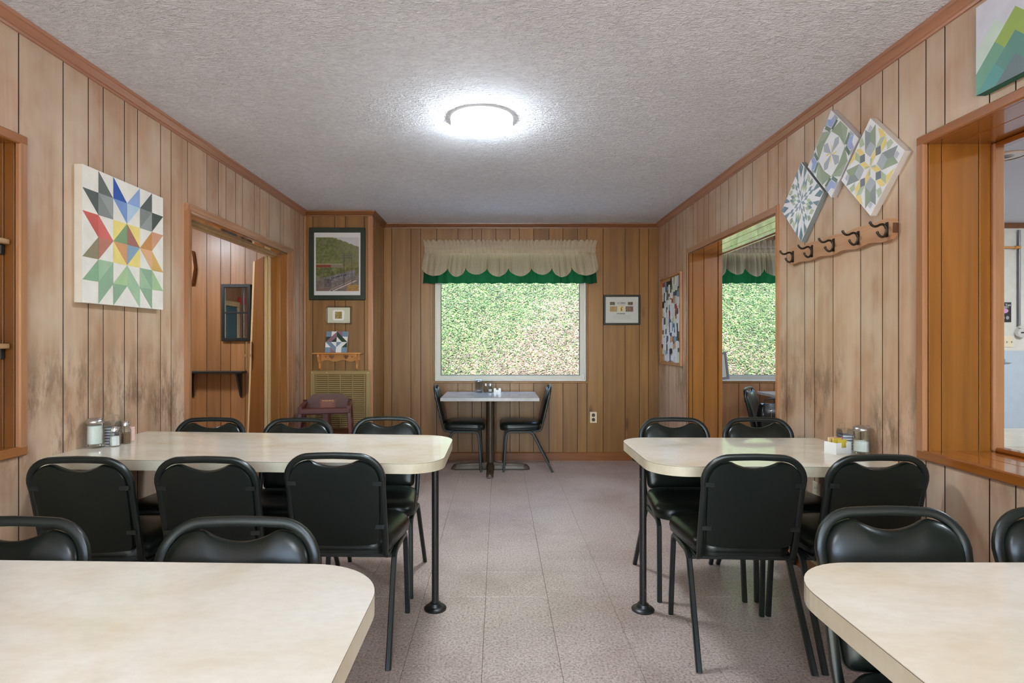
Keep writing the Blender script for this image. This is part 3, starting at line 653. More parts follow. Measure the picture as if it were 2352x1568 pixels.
valance(2.05, 3.68, [0.10, 0.21, 0.33, 0.44, 0.56, 0.68, 0.79, 0.9], 'beige gingham valance with green lining seen through the right doorway', 8)

# ------------------------------------------------------------------ the leafy bank outside
def hill():
    X0, X1, nx, ny = -7, 11, 72, 60
    def zh(x, y):
        s = max(0, y - 7.35); return 0.70 + 0.80 * s + 0.05 * math.sin(x * 1.3 + y) + 0.05 * math.sin(x * 2.9 - y * 1.7) if y > 7.35 else 0.70
    V = [(X0 + (X1 - X0) * i / nx, 7.35 + 9.5 * (j / ny) ** 1.3, 0) for i in range(nx + 1) for j in range(ny + 1)]
    V = [(x, y, zh(x, y)) for x, y, _ in V]
    F = [(i * (ny + 1) + j, (i + 1) * (ny + 1) + j, (i + 1) * (ny + 1) + j + 1, i * (ny + 1) + j + 1) for i in range(nx) for j in range(ny)]
    hb = struct(MB().add(V, F).build('ground_bank', M_LEAFSOIL, smooth=True), 'steep bank outside the windows')
    struct(MB().box(-7, 11, YB + 0.14, 7.36, 0.45, 0.70).build('ground_path', M_CONC), 'pale path under the window')
    rs = np.random.RandomState(4)
    def scatter(name, N, label, cat, dry):
        x = rs.uniform(-2.4, 6.2, N * 3); y = 7.36 + 3.9 * rs.uniform(0, 1, N * 3) ** 1.25
        g = 1.15 * (8.10 - y) + 0.85 * (np.minimum(x, 1.4) - 0.12) + 0.30 * np.sin(x * 5.1 + y * 3.3) * np.sin(y * 6.1 - x * 2) - 1.3 * np.clip(x - 2.0, 0, 1.2)
        f = 0.16 + 0.68 / (1 + np.exp(-3.2 * g))
        keep = (rs.uniform(0, 1, N * 3) < (f ** 1.2 if dry else 0.06 + 1.1 * (1 - f) ** 1.5)); x, y = x[keep][:N], y[keep][:N]; n = len(x)
        z = 0.70 + 0.80 * (y - 7.35) + 0.05 * np.sin(x * 1.3 + y) + 0.05 * np.sin(x * 2.9 - y * 1.7) + rs.uniform(0.002, 0.012 if dry else 0.014, n)
        c = np.stack([x, y, z], 1)
        nrm = np.array([0, -0.62, 0.78]) + rs.normal(0, 0.22, (n, 3)); nrm /= np.linalg.norm(nrm, axis=1)[:, None]
        a = np.cross(nrm, rs.normal(0, 1, (n, 3))); a /= np.linalg.norm(a, axis=1)[:, None]; b = np.cross(nrm, a)
        L = rs.uniform(0.010, 0.0175, n)[:, None]; W = L * rs.uniform(0.55, 0.95, n)[:, None]; cup = nrm * L * 0.3
        P = np.stack([c - a * L, c + b * W + cup, c + a * L, c - b * W + cup], 1).reshape(-1, 3)
        me = bpy.data.meshes.new(name); me.vertices.add(4 * n); me.vertices.foreach_set('co', P.ravel())
        idx = np.arange(n)[:, None] * 4; tri = np.concatenate([idx + [0, 1, 2], idx + [0, 2, 3]], 1).reshape(-1)
        me.loops.add(6 * n); me.loops.foreach_set('vertex_index', tri); me.polygons.add(2 * n)
        me.polygons.foreach_set('loop_start', np.arange(2 * n) * 3)
        base = np.array([[0.40, 0.27, 0.17], [0.46, 0.35, 0.25], [0.34, 0.25, 0.20], [0.50, 0.40, 0.33]]) if dry else np.array([[0.09, 0.21, 0.045], [0.14, 0.28, 0.065], [0.05, 0.14, 0.03], [0.21, 0.32, 0.11]])
        cc = base[rs.randint(0, 4, n)] * rs.uniform(0.19, 0.33, (n, 1)) * (0.95 if dry else 0.92); clump = 1 + 0.24 * np.sin(x * 13 + 2.1 * np.sin(y * 9)) * np.sin(y * 15 + 1.7 * np.sin(x * 11)) + 0.16 * np.sin(x * 31 + y * 7) * np.sin(y * 37 - x * 5); cc = cc * clump[:, None]
        cc = np.concatenate([cc, np.ones((n, 1))], 1)
        at = me.color_attributes.new('Col', 'FLOAT_COLOR', 'POINT'); at.data.foreach_set('color', np.repeat(cc, 4, 0).ravel().astype(np.float32))
        me.materials.append(M_LEAF); me.update(); me.validate()
        tag(link(name, me), label, cat, kind='stuff')
    scatter('ivy_cover', 120000, 'green ivy leaves covering the bank outside the windows', 'ivy', False)
    scatter('leaf_litter', 72000, 'pale dry fallen leaves lying on the bank outside the windows', 'leaves', True)
hill()

# ------------------------------------------------------------------ ceiling lamps
def lamp(name, x, y, strength, label, r=0.172):
    o = tag(empty(name, (x, y, ZC - 0.0012)), label, 'ceiling light')
    MB().lathe([(0, 0), (r + 0.003, 0), (r + 0.004, -0.008), (r + 0.001, -0.029), (r - 0.007, -0.030), (r - 0.009, -0.010), (0, -0.006)], 48).build('rim', emis('lamp_rim_' + name, (0.9, 0.95, 1.0, 1), 0.42), o, True)  # weak glow stands in for light bounced onto the rim
    prof = [((r - 0.0065) * math.cos(a), -0.0285 - 0.056 * math.sin(a)) for a in [PI / 2 * i / 10 for i in range(11)]]
    MB().lathe(prof[:-1] + [(0.0005, prof[-1][1])], 48).build('diffuser', emis('lamp_glow_' + name, (0.84, 0.925, 1.0, 1), strength), o, True)
    return o
lamp('ceiling_lamp', -0.093, 3.22, LAMP_MAIN, 'round white flush ceiling light, lit, in the middle of the stippled ceiling')
lamp('rear_fill_lamp', -0.093, -0.75, FILL_REAR, 'added unseen round ceiling light behind the camera for fill')  # not in view, added to brighten the room from behind
lamp('next_room_fill_lamp', 3.9, 1.4, FILL_SIDE, 'added unseen fill light on the ceiling behind the serving opening')  # added out of view to brighten the next room
lamp('next_room_fill_lamp', 5.5, 3.9, FILL_SIDE, 'second added unseen fill light behind the serving opening, farther back')  # second added lamp, lifts the next room farther back
lamp('side_room_fill_lamp', -3.45, 4.9, 75.0, 'added unseen fill light on the side room ceiling behind the left doorway')  # added out of view, lights the side room walls

# ------------------------------------------------------------------ chairs
def back_y(z): return -0.138 - 0.225 * (z - 0.445) - 0.03 * (z - 0.445) ** 2
def make_chair():
    r = empty('dining_chair')
    # seat cushion
    def outline(w0, w1, y0, y1, rad, n=8):
        pts = []
        for (cx, cy, a0) in ((w1 - rad, y1 - rad, 0), (-w1 + rad, y1 - rad, PI / 2), (-w0 + rad, y0 + rad, PI), (w0 - rad, y0 + rad, 1.5 * PI)): pts += arc((cx, cy), rad, a0, a0 + PI / 2, n)
        return pts
    ol = outline(0.195, 0.222, -0.128, 0.272, 0.085); cx, cy = 0, 0.075
    def rings(ol, cen, lev):
        V = []; n = len(ol); F = []
        for s, z in lev: V += [(cen[0] + (p[0] - cen[0]) * s, cen[1] + (p[1] - cen[1]) * s, z) for p in ol]
        for k in range(len(lev) - 1): F += [(k * n + i, k * n + (i + 1) % n, (k + 1) * n + (i + 1) % n, (k + 1) * n + i) for i in range(n)]
        F += [tuple(range(n)), tuple((len(lev) - 1) * n + i for i in range(n))]; return V, F
    V, F = rings(ol, (cx, cy), [(0.95, 0.399), (0.985, 0.404), (0.99, 0.418), (1.0, 0.420), (1.005, 0.430), (0.99, 0.447), (0.95, 0.461), (0.86, 0.471), (0.65, 0.478), (0.3, 0.481)])
    MB().add(V, F).build('seat', M_VINYL, r, True)
    # back pad: outline in (x, z)
    pts = []
    for i in range(17): x = 0.10 - 0.2 * i / 16; pts.append((x, 0.7745 + 0.0265 * min(1.0, (abs(x) / 0.092) ** 2.0)))
    pts += arc((-0.098, 0.722), 0.078, PI * 0.5, PI, 7)[1:]
    pts += [(-0.174, 0.66), (-0.170, 0.56)] + arc((-0.140, 0.478), 0.026, PI, 1.5 * PI, 4)
    pts += [(-0.08, 0.446), (0, 0.443), (0.08, 0.446)] + arc((0.140, 0.478), 0.026, 1.5 * PI, 2 * PI, 4) + [(0.170, 0.56), (0.174, 0.66)]
    pts += arc((0.098, 0.722), 0.078, 0, PI * 0.5, 7)[:-1]
    V = []; F = []; n = len(pts); cz = 0.60
    lev = [(0.93, -0.013), (0.985, -0.012), (1.0, -0.006), (1.0, 0.004), (0.985, 0.012), (0.95, 0.018), (0.88, 0.023), (0.7, 0.026), (0.35, 0.027)]
    for s, d in lev: V += [(p[0] * s, back_y(cz + (p[1] - cz) * s) + d, cz + (p[1] - cz) * s + d * 0.2) for p in pts]
    for k in range(len(lev) - 1): F += [(k * n + i, k * n + (i + 1) % n, (k + 1) * n + (i + 1) % n, (k + 1) * n + i) for i in range(n)]
    F += [tuple(range(n)), tuple((len(lev) - 1) * n + i for i in range(n))]
    MB().add(V, F).build('backrest', M_VINYL, r, True)
    # bent frame round the back
    half = [(0.178, 0.02, 0.391), (0.180, -0.075, 0.391)] + [(0.181, -0.098 - 0.034 * math.sin(a), 0.426 - 0.034 * math.cos(a)) for a in (0.3, 0.7, 1.1, 1.45)]
    half += [(0.184, back_y(z), z) for z in (0.47, 0.54, 0.62, 0.69)]
    half += [(p[0], back_y(p[1]), p[1]) for p in arc((0.092, 0.722), 0.0955, 0.08, PI / 2, 9)] + [(0.045, back_y(0.8185), 0.8195)]
    path = half + [(0, back_y(0.8195), 0.8205)] + [(-a, b, c) for a, b, c in reversed(half)]
    prof = [(0.0095 * math.copysign(abs(math.cos(t)) ** 0.6, math.cos(t)), 0.0125 * math.copysign(abs(math.sin(t)) ** 0.6, math.sin(t))) for t in [2 * PI * i / 12 for i in range(12)]]
    bf = MB().tube(path, prof, (0, 1, 0.22)).build('back_frame', M_FRAME, r, True)
    for sx in (-1, 1):
        for z in (0.53, 0.71):
            MB().cbox(min(sx * 0.150, sx * 0.186), max(sx * 0.150, sx * 0.186), back_y(z) - 0.0155, back_y(z) - 0.009, z - 0.010, z + 0.008, 0.001).build('bracket', M_FRAME, bf)
        fr = [(sx * 0.200, 0.06, 0.387), (sx * 0.200, 0.155, 0.387)] + [(sx * 0.2005, 0.165 + 0.045 * math.sin(a), 0.342 + 0.045 * math.cos(a)) for a in (0.0, 0.4, 0.8, 1.2, 1.5)] + [(sx * 0.203, 0.222, 0.20), (sx * 0.206, 0.236, 0.0)]
        MB().tube(fr, sq(0.0215, 0.0215, 0.004), (1, 0, 0)).build('leg', M_FRAME, r)
        rr = [(sx * 0.200, 0.06, 0.387), (sx * 0.200, 0.0, 0.387)] + [(sx * 0.2005, -0.005 - 0.052 * math.sin(a), 0.335 + 0.052 * math.cos(a)) for a in (0.0, 0.35, 0.7, 1.0)] + [(sx * 0.207, -0.132, 0.20), (sx * 0.215, -0.236, 0.0)]
        MB().tube(rr, sq(0.0215, 0.0215, 0.004), (1, 0, 0)).build('leg', M_FRAME, r)
    MB().tube([(-0.195, -0.062, 0.379), (0.195, -0.062, 0.379)], sq(0.018, 0.018, .003), (0, 0, 1)).build('stretcher', M_FRAME, r)
    MB().tube([(-0.195, 0.12, 0.383), (0.195, 0.12, 0.383)], sq(0.018, 0.018, .003), (0, 0, 1)).build('stretcher', M_FRAME, r)
    return r
proto = make_chair(); first = [True]
def chair(x, y, rz, label, group):
    o = proto if first[0] else copy_tree(proto); first[0] = False
    o.location = (x, y, 0); o.rotation_euler = (0, 0, rz); return tag(o, label, 'chair', group)
g1 = 'chairs around the left middle table'; g2 = 'chairs around the right middle table'; g3 = 'chairs at the nearest tables'; g4 = 'chairs at the window table'
chair(-1.575, 2.370, 0.015, 'black vinyl chair seen from behind, at the left table beside the shelf niche wall', g1)
chair(-1.093, 2.372, -0.02, 'black vinyl chair seen from behind, middle one at the near side of the left table', g1)
chair(-0.633, 2.445, -0.02, 'dark green vinyl chair seen from behind, at the free rounded end of the left table', g1)
chair(-1.612, 3.020, PI + 0.02, 'dark vinyl chair behind the left table, in front of the left doorway', g1)
chair(-1.117, 3.000, PI, 'dark vinyl chair behind the left table, hiding part of the wooden high chair', g1)
chair(-0.635, 3.060, PI, 'dark green vinyl chair behind the rounded end of the left table', g1)
chair(0.985, 3.020, PI, 'dark vinyl chair behind the rounded end of the right table', g2)
chair(1.455, 3.020, PI, 'dark vinyl chair behind the right table, below the right doorway', g2)
chair(0.990, 2.415, -0.05, 'black vinyl chair seen from behind, pulled up to the rounded end of the right table', g2)
chair(1.447, 2.410, 0.01, 'black vinyl chair seen from behind, at the right table beside the panelled wall', g2)
chair(-0.630, 1.185, PI, 'dark green vinyl chair facing the camera behind the rounded corner of the nearest left table', g3)
chair(-1.186, 1.185, PI, 'dark vinyl chair cut by the left edge of the picture, behind the nearest left table', g3)
chair(1.012, 1.272, PI, 'dark vinyl chair facing the camera behind the nearest right table', g3)
chair(1.468, 1.272, PI, 'dark vinyl chair cut by the right edge of the picture, under the serving sill', g3)
chair(-0.402, 5.745, -PI / 2, 'dark green chair in side view left of the small window table', g4)
chair(0.285, 5.745, PI / 2, 'dark green chair in side view right of the small window table', g4)
chair(2.540, 5.300, -2.214, 'black chair with blue sheen in the next room, seen through the right doorway', 'chairs in the next room')
chair(2.40, 2.64, 0.0, 'dark chair in the next room, its top just above the serving sill', 'chairs in the next room')

# ------------------------------------------------------------------ tables fixed to the walls
def wall_table(name, xw, xe, y0, y1, zw, ze, leg, label, r=0.15, th=0.043):
    """xw wall end, xe free end; zw / ze heights of the top at each end"""
    o = tag(empty(name, ((xw + xe) / 2, (y0 + y1) / 2, 0)), label, 'table', 'laminate tables fixed to the walls'); ox, oy = o.location.x, o.location.y
    s = 1 if xe > xw else -1; zf = lambda x: zw + (ze - zw) * (x - xw) / (xe - xw)
    c0 = [(xw, y0), ] + [(xe - s * r + s * p[0], y0 + r + p[1]) for p in arc((0, 0), r, -PI / 2, 0, 12)] + [(xe - s * r + s * p[0], y1 - r + p[1]) for p in arc((0, 0), r, 0, PI / 2, 12)] + [(xw, y1)]
    MB().prism(c0, lambda a, b, d: (a - ox, b - oy, zf(a) + d), -0.0018, 0.0).build('table_top', M_LAM, o)
    ins = lambda k: [(a - s * k if abs(a - xw) > 1e-6 else a, b + (k if b < (y0 + y1) / 2 else -k)) for a, b in c0]
    MB().prism(c0, lambda a, b, d: (a - ox, b - oy, zf(a) + d), -0.0030, -0.0019).build('seam', M_SEAM, o)
    MB().prism(c0, lambda a, b, d: (a - ox, b - oy, zf(a) + d), -th, -0.0031).build('edge_band', M_EDGE, o)
    lx, ly = leg; zt = zf(lx) - th
    MB().tube([(lx - ox, ly - oy, 0.01), (lx - ox, ly - oy, zt)], circle(0.0165, 16), (1, 0, 0)).build('leg', M_WORN, o, True)
    MB().lathe([(0.0, 0), (0.052, 0), (0.053, 0.006), (0.046, 0.013), (0.030, 0.016), (0.026, 0.030), (0.018, 0.032), (0.0, 0.032)], 24, (lx - ox, ly - oy, 0)).build('floor_flange', M_PIPE, o, True)
    MB().lathe([(0.0, 0), (0.018, -0.02), (0.026, -0.018), (0.030, -0.006), (0.050, -0.004), (0.050, 0)], 24, (lx - ox, ly - oy, zt)).build('top_flange', M_PIPE, o, True)
    MB().cbox(min(xw, xw + s * 0.04) - ox, max(xw, xw + s * 0.04) - ox, y0 + 0.05 - oy, y1 - 0.05 - oy, zf(xw) - th - 0.045, zf(xw) - th - 0.001, 0.003).build('wall_cleat', W_BASE, o)
    return zf
zA = wall_table('wall_table', XL + 0.0005, -0.232, 2.335, 3.040, 0.785, 0.763, (-0.298, 2.712), 'cream laminate table fixed to the left wall with three chairs on each side')
zB = wall_table('wall_table', XR - 0.0005, 0.636, 2.357, 3.062, 0.746, 0.749, (0.678, 2.702), 'cream laminate table fixed to the right wall with a white sugar packet holder')
zC_ = wall_table('wall_table', XL + 0.0005, -0.243, 0.570, 1.277, 0.785, 0.765, (-0.31, 0.92), 'nearest cream laminate table at the left bottom of the picture', r=0.165)
zD = wall_table('wall_table', XR - 0.0005, 0.640, 0.620, 1.330, 0.750, 0.750, (0.72, 0.97), 'nearest cream laminate table at the right bottom of the picture, under the serving opening', r=0.165)
# table of the next room behind the serving opening
nt = tag(empty('cream_table', (2.95, 3.03, 0)), 'cream table in the next room just above the serving sill', 'table')
MB().cbox(-0.60, 0.60, -0.35, 0.35, 0.715, 0.750, 0.006).build('table_top', M_LAM, nt); MB().tube([(0, 0, 0.02), (0, 0, 0.715)], circle(0.04, 16)).build('column', M_PIPE, nt, True)
MB().lathe([(0, 0), (0.26, 0), (0.25, 0.015), (0.05, 0.03), (0, 0.03)], 28).build('base', M_PIPE, nt, True)
# pedestal table under the window
pt = tag(empty('pedestal_table', (-0.08, 5.665, 0)), 'small grey square table on a brown cross-foot pedestal under the window', 'table')
MB().cbox(-0.459, 0.459, -0.345, 0.335, 0.704, 0.7345, 0.003).build('table_top', M_LAMG, pt)
MB().tube([(0, 0, 0.05), (0, 0, 0.70)], circle(0.0425, 24)).build('column', M_BRONZE, pt, True)
MB().cbox(-0.15, 0.15, -0.15, 0.15, 0.692, 0.7035, 0.003).build('top_plate', M_BRONZE, pt)
for k in range(4):
    a = k * PI / 2; ca, sa = math.cos(a), math.sin(a); m = MB(); sec = []
    for d, w, h in ((0.0, 0.045, 0.085), (0.08, 0.034, 0.066), (0.20, 0.033, 0.060), (0.32, 0.033, 0.056), (0.36, 0.032, 0.048), (0.385, 0.026, 0.018)):
        for (q, z) in ((-w, 0.006), (-w, h * 0.6), (-w * 0.55, h), (w * 0.55, h), (w, h * 0.6), (w, 0.006)): sec.append((d * ca - q * sa, d * sa + q * ca, z))
    f = [(i * 6 + j, i * 6 + (j + 1) % 6, (i + 1) * 6 + (j + 1) % 6, (i + 1) * 6 + j) for i in range(5) for j in range(6)] + [(0, 1, 2, 3, 4, 5), (30, 31, 32, 33, 34, 35)]
    m.add(sec, f).build('foot', M_BRONZE, pt, True)
    MB().lathe([(0, 0), (0.014, 0), (0.014, 0.0065), (0, 0.0065)], 10, (0.345 * ca, 0.345 * sa, 0)).build('glide', M_BLACK, pt)
# table against the window of the next room
nt2 = tag(empty('window_side_table', (3.11, 5.80, 0)), 'small pale table corner under the window of the next room', 'table')
MB().cbox(-0.40, 0.40, -0.25, 0.25, 0.705, 0.735, 0.003).build('table_top', M_LAM, nt2); MB().tube([(0, 0, 0.03), (0, 0, 0.705)], circle(0.04, 16)).build('column', M_PIPE, nt2, True)
MB().lathe([(0, 0), (0.2, 0), (0.19, 0.02), (0.05, 0.04), (0, 0.04)], 24).build('base', M_PIPE, nt2, True)
# handbag on the next-room chair
bg = tag(empty('handbag', (2.475, 5.215, 0.4825)), 'black handbag with a chain tassel on the chair in the next room', 'handbag')
m = MB(); V = []; lev = [(0.9, 0.0), (1.0, 0.03), (1.03, 0.10), (0.95, 0.17), (0.80, 0.205), (0.72, 0.21)]; n = 24
for s, z in lev: V += [(0.12 * s * math.copysign(abs(math.cos(t)) ** .5, math.cos(t)), (0.06 * s if z < .18 else 0.03) * math.copysign(abs(math.sin(t)) ** .5, math.sin(t)), z + 0.006 * math.sin(7 * t) * (z > .15)) for t in [2 * PI * i / n for i in range(n)]]
F = [(k * n + i, k * n + (i + 1) % n, (k + 1) * n + (i + 1) % n, (k + 1) * n + i) for k in range(5) for i in range(n)] + [tuple(range(n)), tuple(5 * n + i for i in range(n))]
m.add(V, F).build('body', M_BAG, bg, True)
MB().tube(smooth_path([(-0.07, 0.0, 0.2), (-0.06, 0.0, 0.255), (0.06, 0.0, 0.26), (0.07, 0.0, 0.2)]), circle(0.006, 8), (0, 1, 0)).build('handle', M_BAG, bg, True)
tm = MB()
for k in range(6): tm.lathe([(0, -0.006), (0.005, 0), (0, 0.006)], 8, (-0.035, -0.066, 0.165 - 0.014 * k))
tm.build('chain_tassel', M_BRASS, bg, True)
# picture leaning on the next-room sill
lp = tag(empty('leaning_frame', (2.30, YB - 0.02, WIN2[2] + 0.01)), 'dark framed board leaning at the corner of the next room window', 'picture frame')
MB().cbox(-0.13, 0.11, -0.018, 0.0, 0.0, 0.28, 0.003).build('board', M_WHITE, lp)
for b in ((-0.14, -0.115, 0, 0.29), (0.105, 0.13, 0, 0.29)): MB().cbox(b[0], b[1], -0.024, -0.001, b[2], b[3], 0.003).build('frame_bar', M_PIPEG, lp)
for b in ((0.0, 0.025), (0.265, 0.29)): MB().cbox(-0.14, 0.13, -0.0235, -0.0015, b[0], b[1], 0.003).build('frame_bar', M_PIPEG, lp)
lp.rotation_euler = (0, -0.12, 0)

# ------------------------------------------------------------------ wooden high chair
hc = tag(empty('high_chair', (-1.50, 5.02, 0), 0.22), 'reddish brown wooden high chair in front of the vent grille', 'high chair')
W2 = 0.215
for sx in (-1, 1):
    for (yb, yt) in ((-0.25, -0.20), (0.25, 0.17)):
        top = 0.70 if yt < 0 else 0.735
        MB().tube([(sx * (W2 + 0.02), yb, 0), (sx * (W2 - 0.02), yt, top)], sq(0.032, 0.026, .004), (1, 0, 0)).build('leg', W_CHERRY, hc)
    MB().tube([(sx * (W2 - 0.018), -0.225, 0.705), (sx * (W2 - 0.02), 0.19, 0.715)], sq(0.026, 0.034, .006), (0, 0, 1)).build('arm', W_CHERRY, hc)
    MB().tube([(sx * (W2 - 0.012), -0.20, 0.545), (sx * (W2 - 0.012), 0.18, 0.545)], sq(0.05, 0.018, .004), (0, 0, 1)).build('side_rail', W_CHERRY, hc)
    MB().tube([(sx * (W2 + 0.005), -0.22, 0.22), (sx * (W2 + 0.005), 0.21, 0.22)], sq(0.035, 0.018, .004), (0, 0, 1)).build('side_rail', W_CHERRY, hc)
    for k in range(3): MB().tube([(sx * (W2 - 0.014), -0.10 + 0.10 * k, 0.56), (sx * (W2 - 0.018), -0.10 + 0.10 * k, 0.70)], sq(0.014, 0.030, .003), (1, 0, 0)).build('side_slat', W_CHERRY, hc)
bp = [(-0.205, 0.60), (0.205, 0.60), (0.205, 0.715), (0.175, 0.735), (0.135, 0.780), (0.11, 0.785), (-0.11, 0.785), (-0.135, 0.780), (-0.175, 0.735), (-0.205, 0.715)]
hb_ = MB().prism(bp, lambda a, b, d: (a, d, b), 0.165, 0.183).build('backrest', W_CHERRY, hc)
MB().cbox(-0.205, 0.205, -0.225, -0.200, 0.655, 0.700, 0.005).build('front_rail', W_CHERRY, hc)
MB().cbox(-0.025, 0.025, -0.16, 0.17, 0.475, 0.655, 0.004).build('crotch_post', W_CHERRY, hc)
MB().cbox(-0.195, 0.195, -0.19, 0.165, 0.455, 0.474, 0.004).build('seat', W_CHERRY, hc)
MB().cbox(-0.21, 0.21, -0.235, -0.215, 0.26, 0.30, 0.004).build('foot_rest', W_CHERRY, hc)
st = MB().box(-0.07, 0.07, 0.1640, 0.1649, 0.655, 0.735).build('warning_sticker', plain('sticker_red', srgb(112, 54, 38), 0.5), hb_)
text_obj('sticker_text', 'WARNING', 0.022, paint(226, 170, 120), (0, 0.1635, 0.724), (PI / 2, 0, 0), hb_)
for k in range(5): MB().box(-0.058, 0.058 - 0.018 * (k % 2), 0.1634, 0.1639, 0.668 + 0.010 * k, 0.671 + 0.010 * k).build('sticker_line', paint(170, 110, 84), hb_)

# ------------------------------------------------------------------ vent grille
vx0, vx1, vz0, vz1 = -1.795, -1.222, 0.16, 0.980; vy = YC
vg = tag(empty('vent_grille', ((vx0 + vx1) / 2, vy, vz0)), 'large beige louvred return-air grille low on the alcove wall', 'vent'); ox = vg.location.x
hw = (vx1 - vx0) / 2; hh = vz1 - vz0
MB().box(-hw + 0.03, hw - 0.03, -0.004, -0.001, 0.03, hh - 0.03).build('backing', M_DKVOID, vg)
for b in ((-hw, -hw + 0.045, 0, hh), (hw - 0.045, hw, 0, hh), (-hw + .0004, hw - .0004, 0.0004, 0.045), (-hw + .0004, hw - .0004, hh - 0.040, hh - .0004)):
    MB().cbox(b[0], b[1], -0.020 - (0.0005 if b[1] - b[0] > 0.1 else 0), -0.0002, b[2], b[3], 0.006).build('frame', M_BEIGEM, vg)
lm = MB(); nz = 38
for k in range(nz):
    z = 0.05 + (hh - 0.10) * k / (nz - 1)
    lm.add([(-hw + .04, -0.015, z - 0.002), (hw - .04, -0.015, z - 0.002), (hw - .04, -0.006, z + 0.012), (-hw + .04, -0.006, z + 0.012), (-hw + .04, -0.013, z - 0.003), (hw - .04, -0.013, z - 0.003), (hw - .04, -0.0045, z + 0.010), (-hw + .04, -0.0045, z + 0.010)],
           [(0, 1, 2, 3), (4, 7, 6, 5), (0, 4, 5, 1), (3, 2, 6, 7)])
tag(lm.build('louvres', M_BEIGEM, vg), kind='stuff')
for k in range(5):
    x = -hw + 0.055 + (2 * hw - 0.11) * k / 4; MB().cbox(x - 0.004, x + 0.004, -0.0175, -0.004, 0.04, hh - 0.035, 0.001).build('divider', M_BEIGEM, vg)
for sx, sz in ((-hw + .02, hh - .02), (hw - .02, hh - .02), (-hw + .16, hh - .02)): MB().lathe([(0, -0.0225), (0.005, -0.022), (0.006, -0.0195)], 8, (sx, 0, sz), axis='y').build('screw', M_BRASS, vg)

# ------------------------------------------------------------------ pictures
def picture(name, cx, cz, w, h, y, bar, fm, label, cat='picture', depth=0.022, face='y'):
    o = tag(empty(name, (cx, y, cz)), label, cat)
    for b in ((-w / 2, -w / 2 + bar, -h / 2, h / 2), (w / 2 - bar, w / 2, -h / 2, h / 2)): MB().cbox(b[0], b[1], -depth, 0, b[2], b[3], 0.004).build('frame_bar', fm, o)
    for b in ((-h / 2, -h / 2 + bar), (h / 2 - bar, h / 2)): MB().cbox(-w / 2 + 0.001, w / 2 - 0.001, -depth - .0003, 0, b[0], b[1], 0.004).build('frame_bar', fm, o)
    return o
def print_grid(name, w, h, nx, ny, fn, y, parent, cx=0, cz=0, m=M_PRINT):
    V = [(cx - w / 2 + w * i / nx, y, cz - h / 2 + h * j / ny) for i in range(nx + 1) for j in range(ny + 1)]
    F = [(i * (ny + 1) + j, (i + 1) * (ny + 1) + j, (i + 1) * (ny + 1) + j + 1, i * (ny + 1) + j + 1) for i in range(nx) for j in range(ny)]
    me = bpy.data.meshes.new(name); me.from_pydata(V, [], F); me.materials.append(m)
    cols = [fn(i / nx, j / ny) for i in range(nx + 1) for j in range(ny + 1)]
    at = me.color_attributes.new('Col', 'FLOAT_COLOR', 'POINT'); at.data.foreach_set('color', [c for q in cols for c in srgb(*q)])
    return link(name, me, parent)
rr = random.Random(5)
NZ = [[rr.random() for _ in range(64)] for _ in range(64)]
def vn(x, y):
    xi, yi = int(math.floor(x)), int(math.floor(y)); fx, fy = x - xi, y - yi; g = lambda a, b: NZ[a % 64][b % 64]
    return (g(xi, yi) * (1 - fx) + g(xi + 1, yi) * fx) * (1 - fy) + (g(xi, yi + 1) * (1 - fx) + g(xi + 1, yi + 1) * fx) * fy
def lerp3(a, b, t): return tuple(a[i] + (b[i] - a[i]) * t for i in range(3))
def train(u, v):
    n = vn(u * 26, v * 34); n2 = vn(u * 60 + 9, v * 70); ridge = 1.02 if u < .36 else 1.0 - (u - .36) * 0.29 + 0.02 * vn(u * 30, 3)
    if v > ridge: c = (186, 186, 190)
    elif v > .52: c = lerp3((86, 92, 58), (120, 124, 80), n); c = lerp3(c, (128, 124, 104), max(0, (u - .3)) * 0.7)
    elif v > .435: c = lerp3((104, 104, 66), (134, 128, 90), n)
    elif v > .25 + .05 * u: c = lerp3((62, 72, 36), (142, 136, 96), n * .6 + n2 * .4)
    else: c = lerp3((92, 84, 80), (136, 124, 118), n * .5 + n2 * .5)
    if .445 < v < .485 and u < .62: c = (122, 62, 44) if u < .35 else (128, 116, 106)
    if .49 < v < .515 and u < .62: c = lerp3(c, (160, 150, 130), .6)
    tr_ = .135 + .20 * (u - .2)
    if .2 < u < .92 and tr_ < v < tr_ + .115: c = lerp3((88, 86, 96), (142, 138, 144), n2)
    if .2 < u < .36 and .08 < v < .23: c = lerp3((70, 66, 70), (110, 104, 104), n2)
    if .35 < u < .72 and abs(v - (tr_ + .07)) < .012 and (u * 22) % 1 < .45: c = (40, 36, 42)
    for k, w in ((.0, (150, 140, 140)), (.05, (92, 60, 48)), (.09, (178, 168, 170))):
        if u > .3 + k and abs(v - (.02 + .36 * (u - .35 - k))) < .012 and v < .2: c = w
    if u > .72 and v < .12: c = lerp3((140, 100, 62), (160, 136, 84), n2)
    if u < .3 and v < .05 and int((u + v) * 60) % 3: c = (120, 92, 84)
    for ux in (.645, .66, .835):
        if abs(u - ux) < .006 and .10 < v < .70: c = (72, 70, 68)
    if .60 < u < .84 and (abs(v - .70) < .007 or abs(v - .655) < .007 or abs(v - .62) < .006): c = (88, 86, 86)
    if u > .66 and abs(v - .525) < .005: c = (100, 92, 88)
    return c
pc = picture('framed_train_picture', -1.5365, 1.9965, 0.536, 0.69, YC - 0.0005, 0.046, M_DKGRN, 'large green-framed picture of a train in a wooded valley on the alcove wall')
mt = MB().box(-0.225, 0.225, -0.010, -0.006, -0.30, 0.30).build('mat_board', plain('mat_white', srgb(206, 206, 208), 0.7), pc)
print_grid('print', 0.411, 0.512, 104, 130, train, -0.0108, mt, 0.0, -0.003)
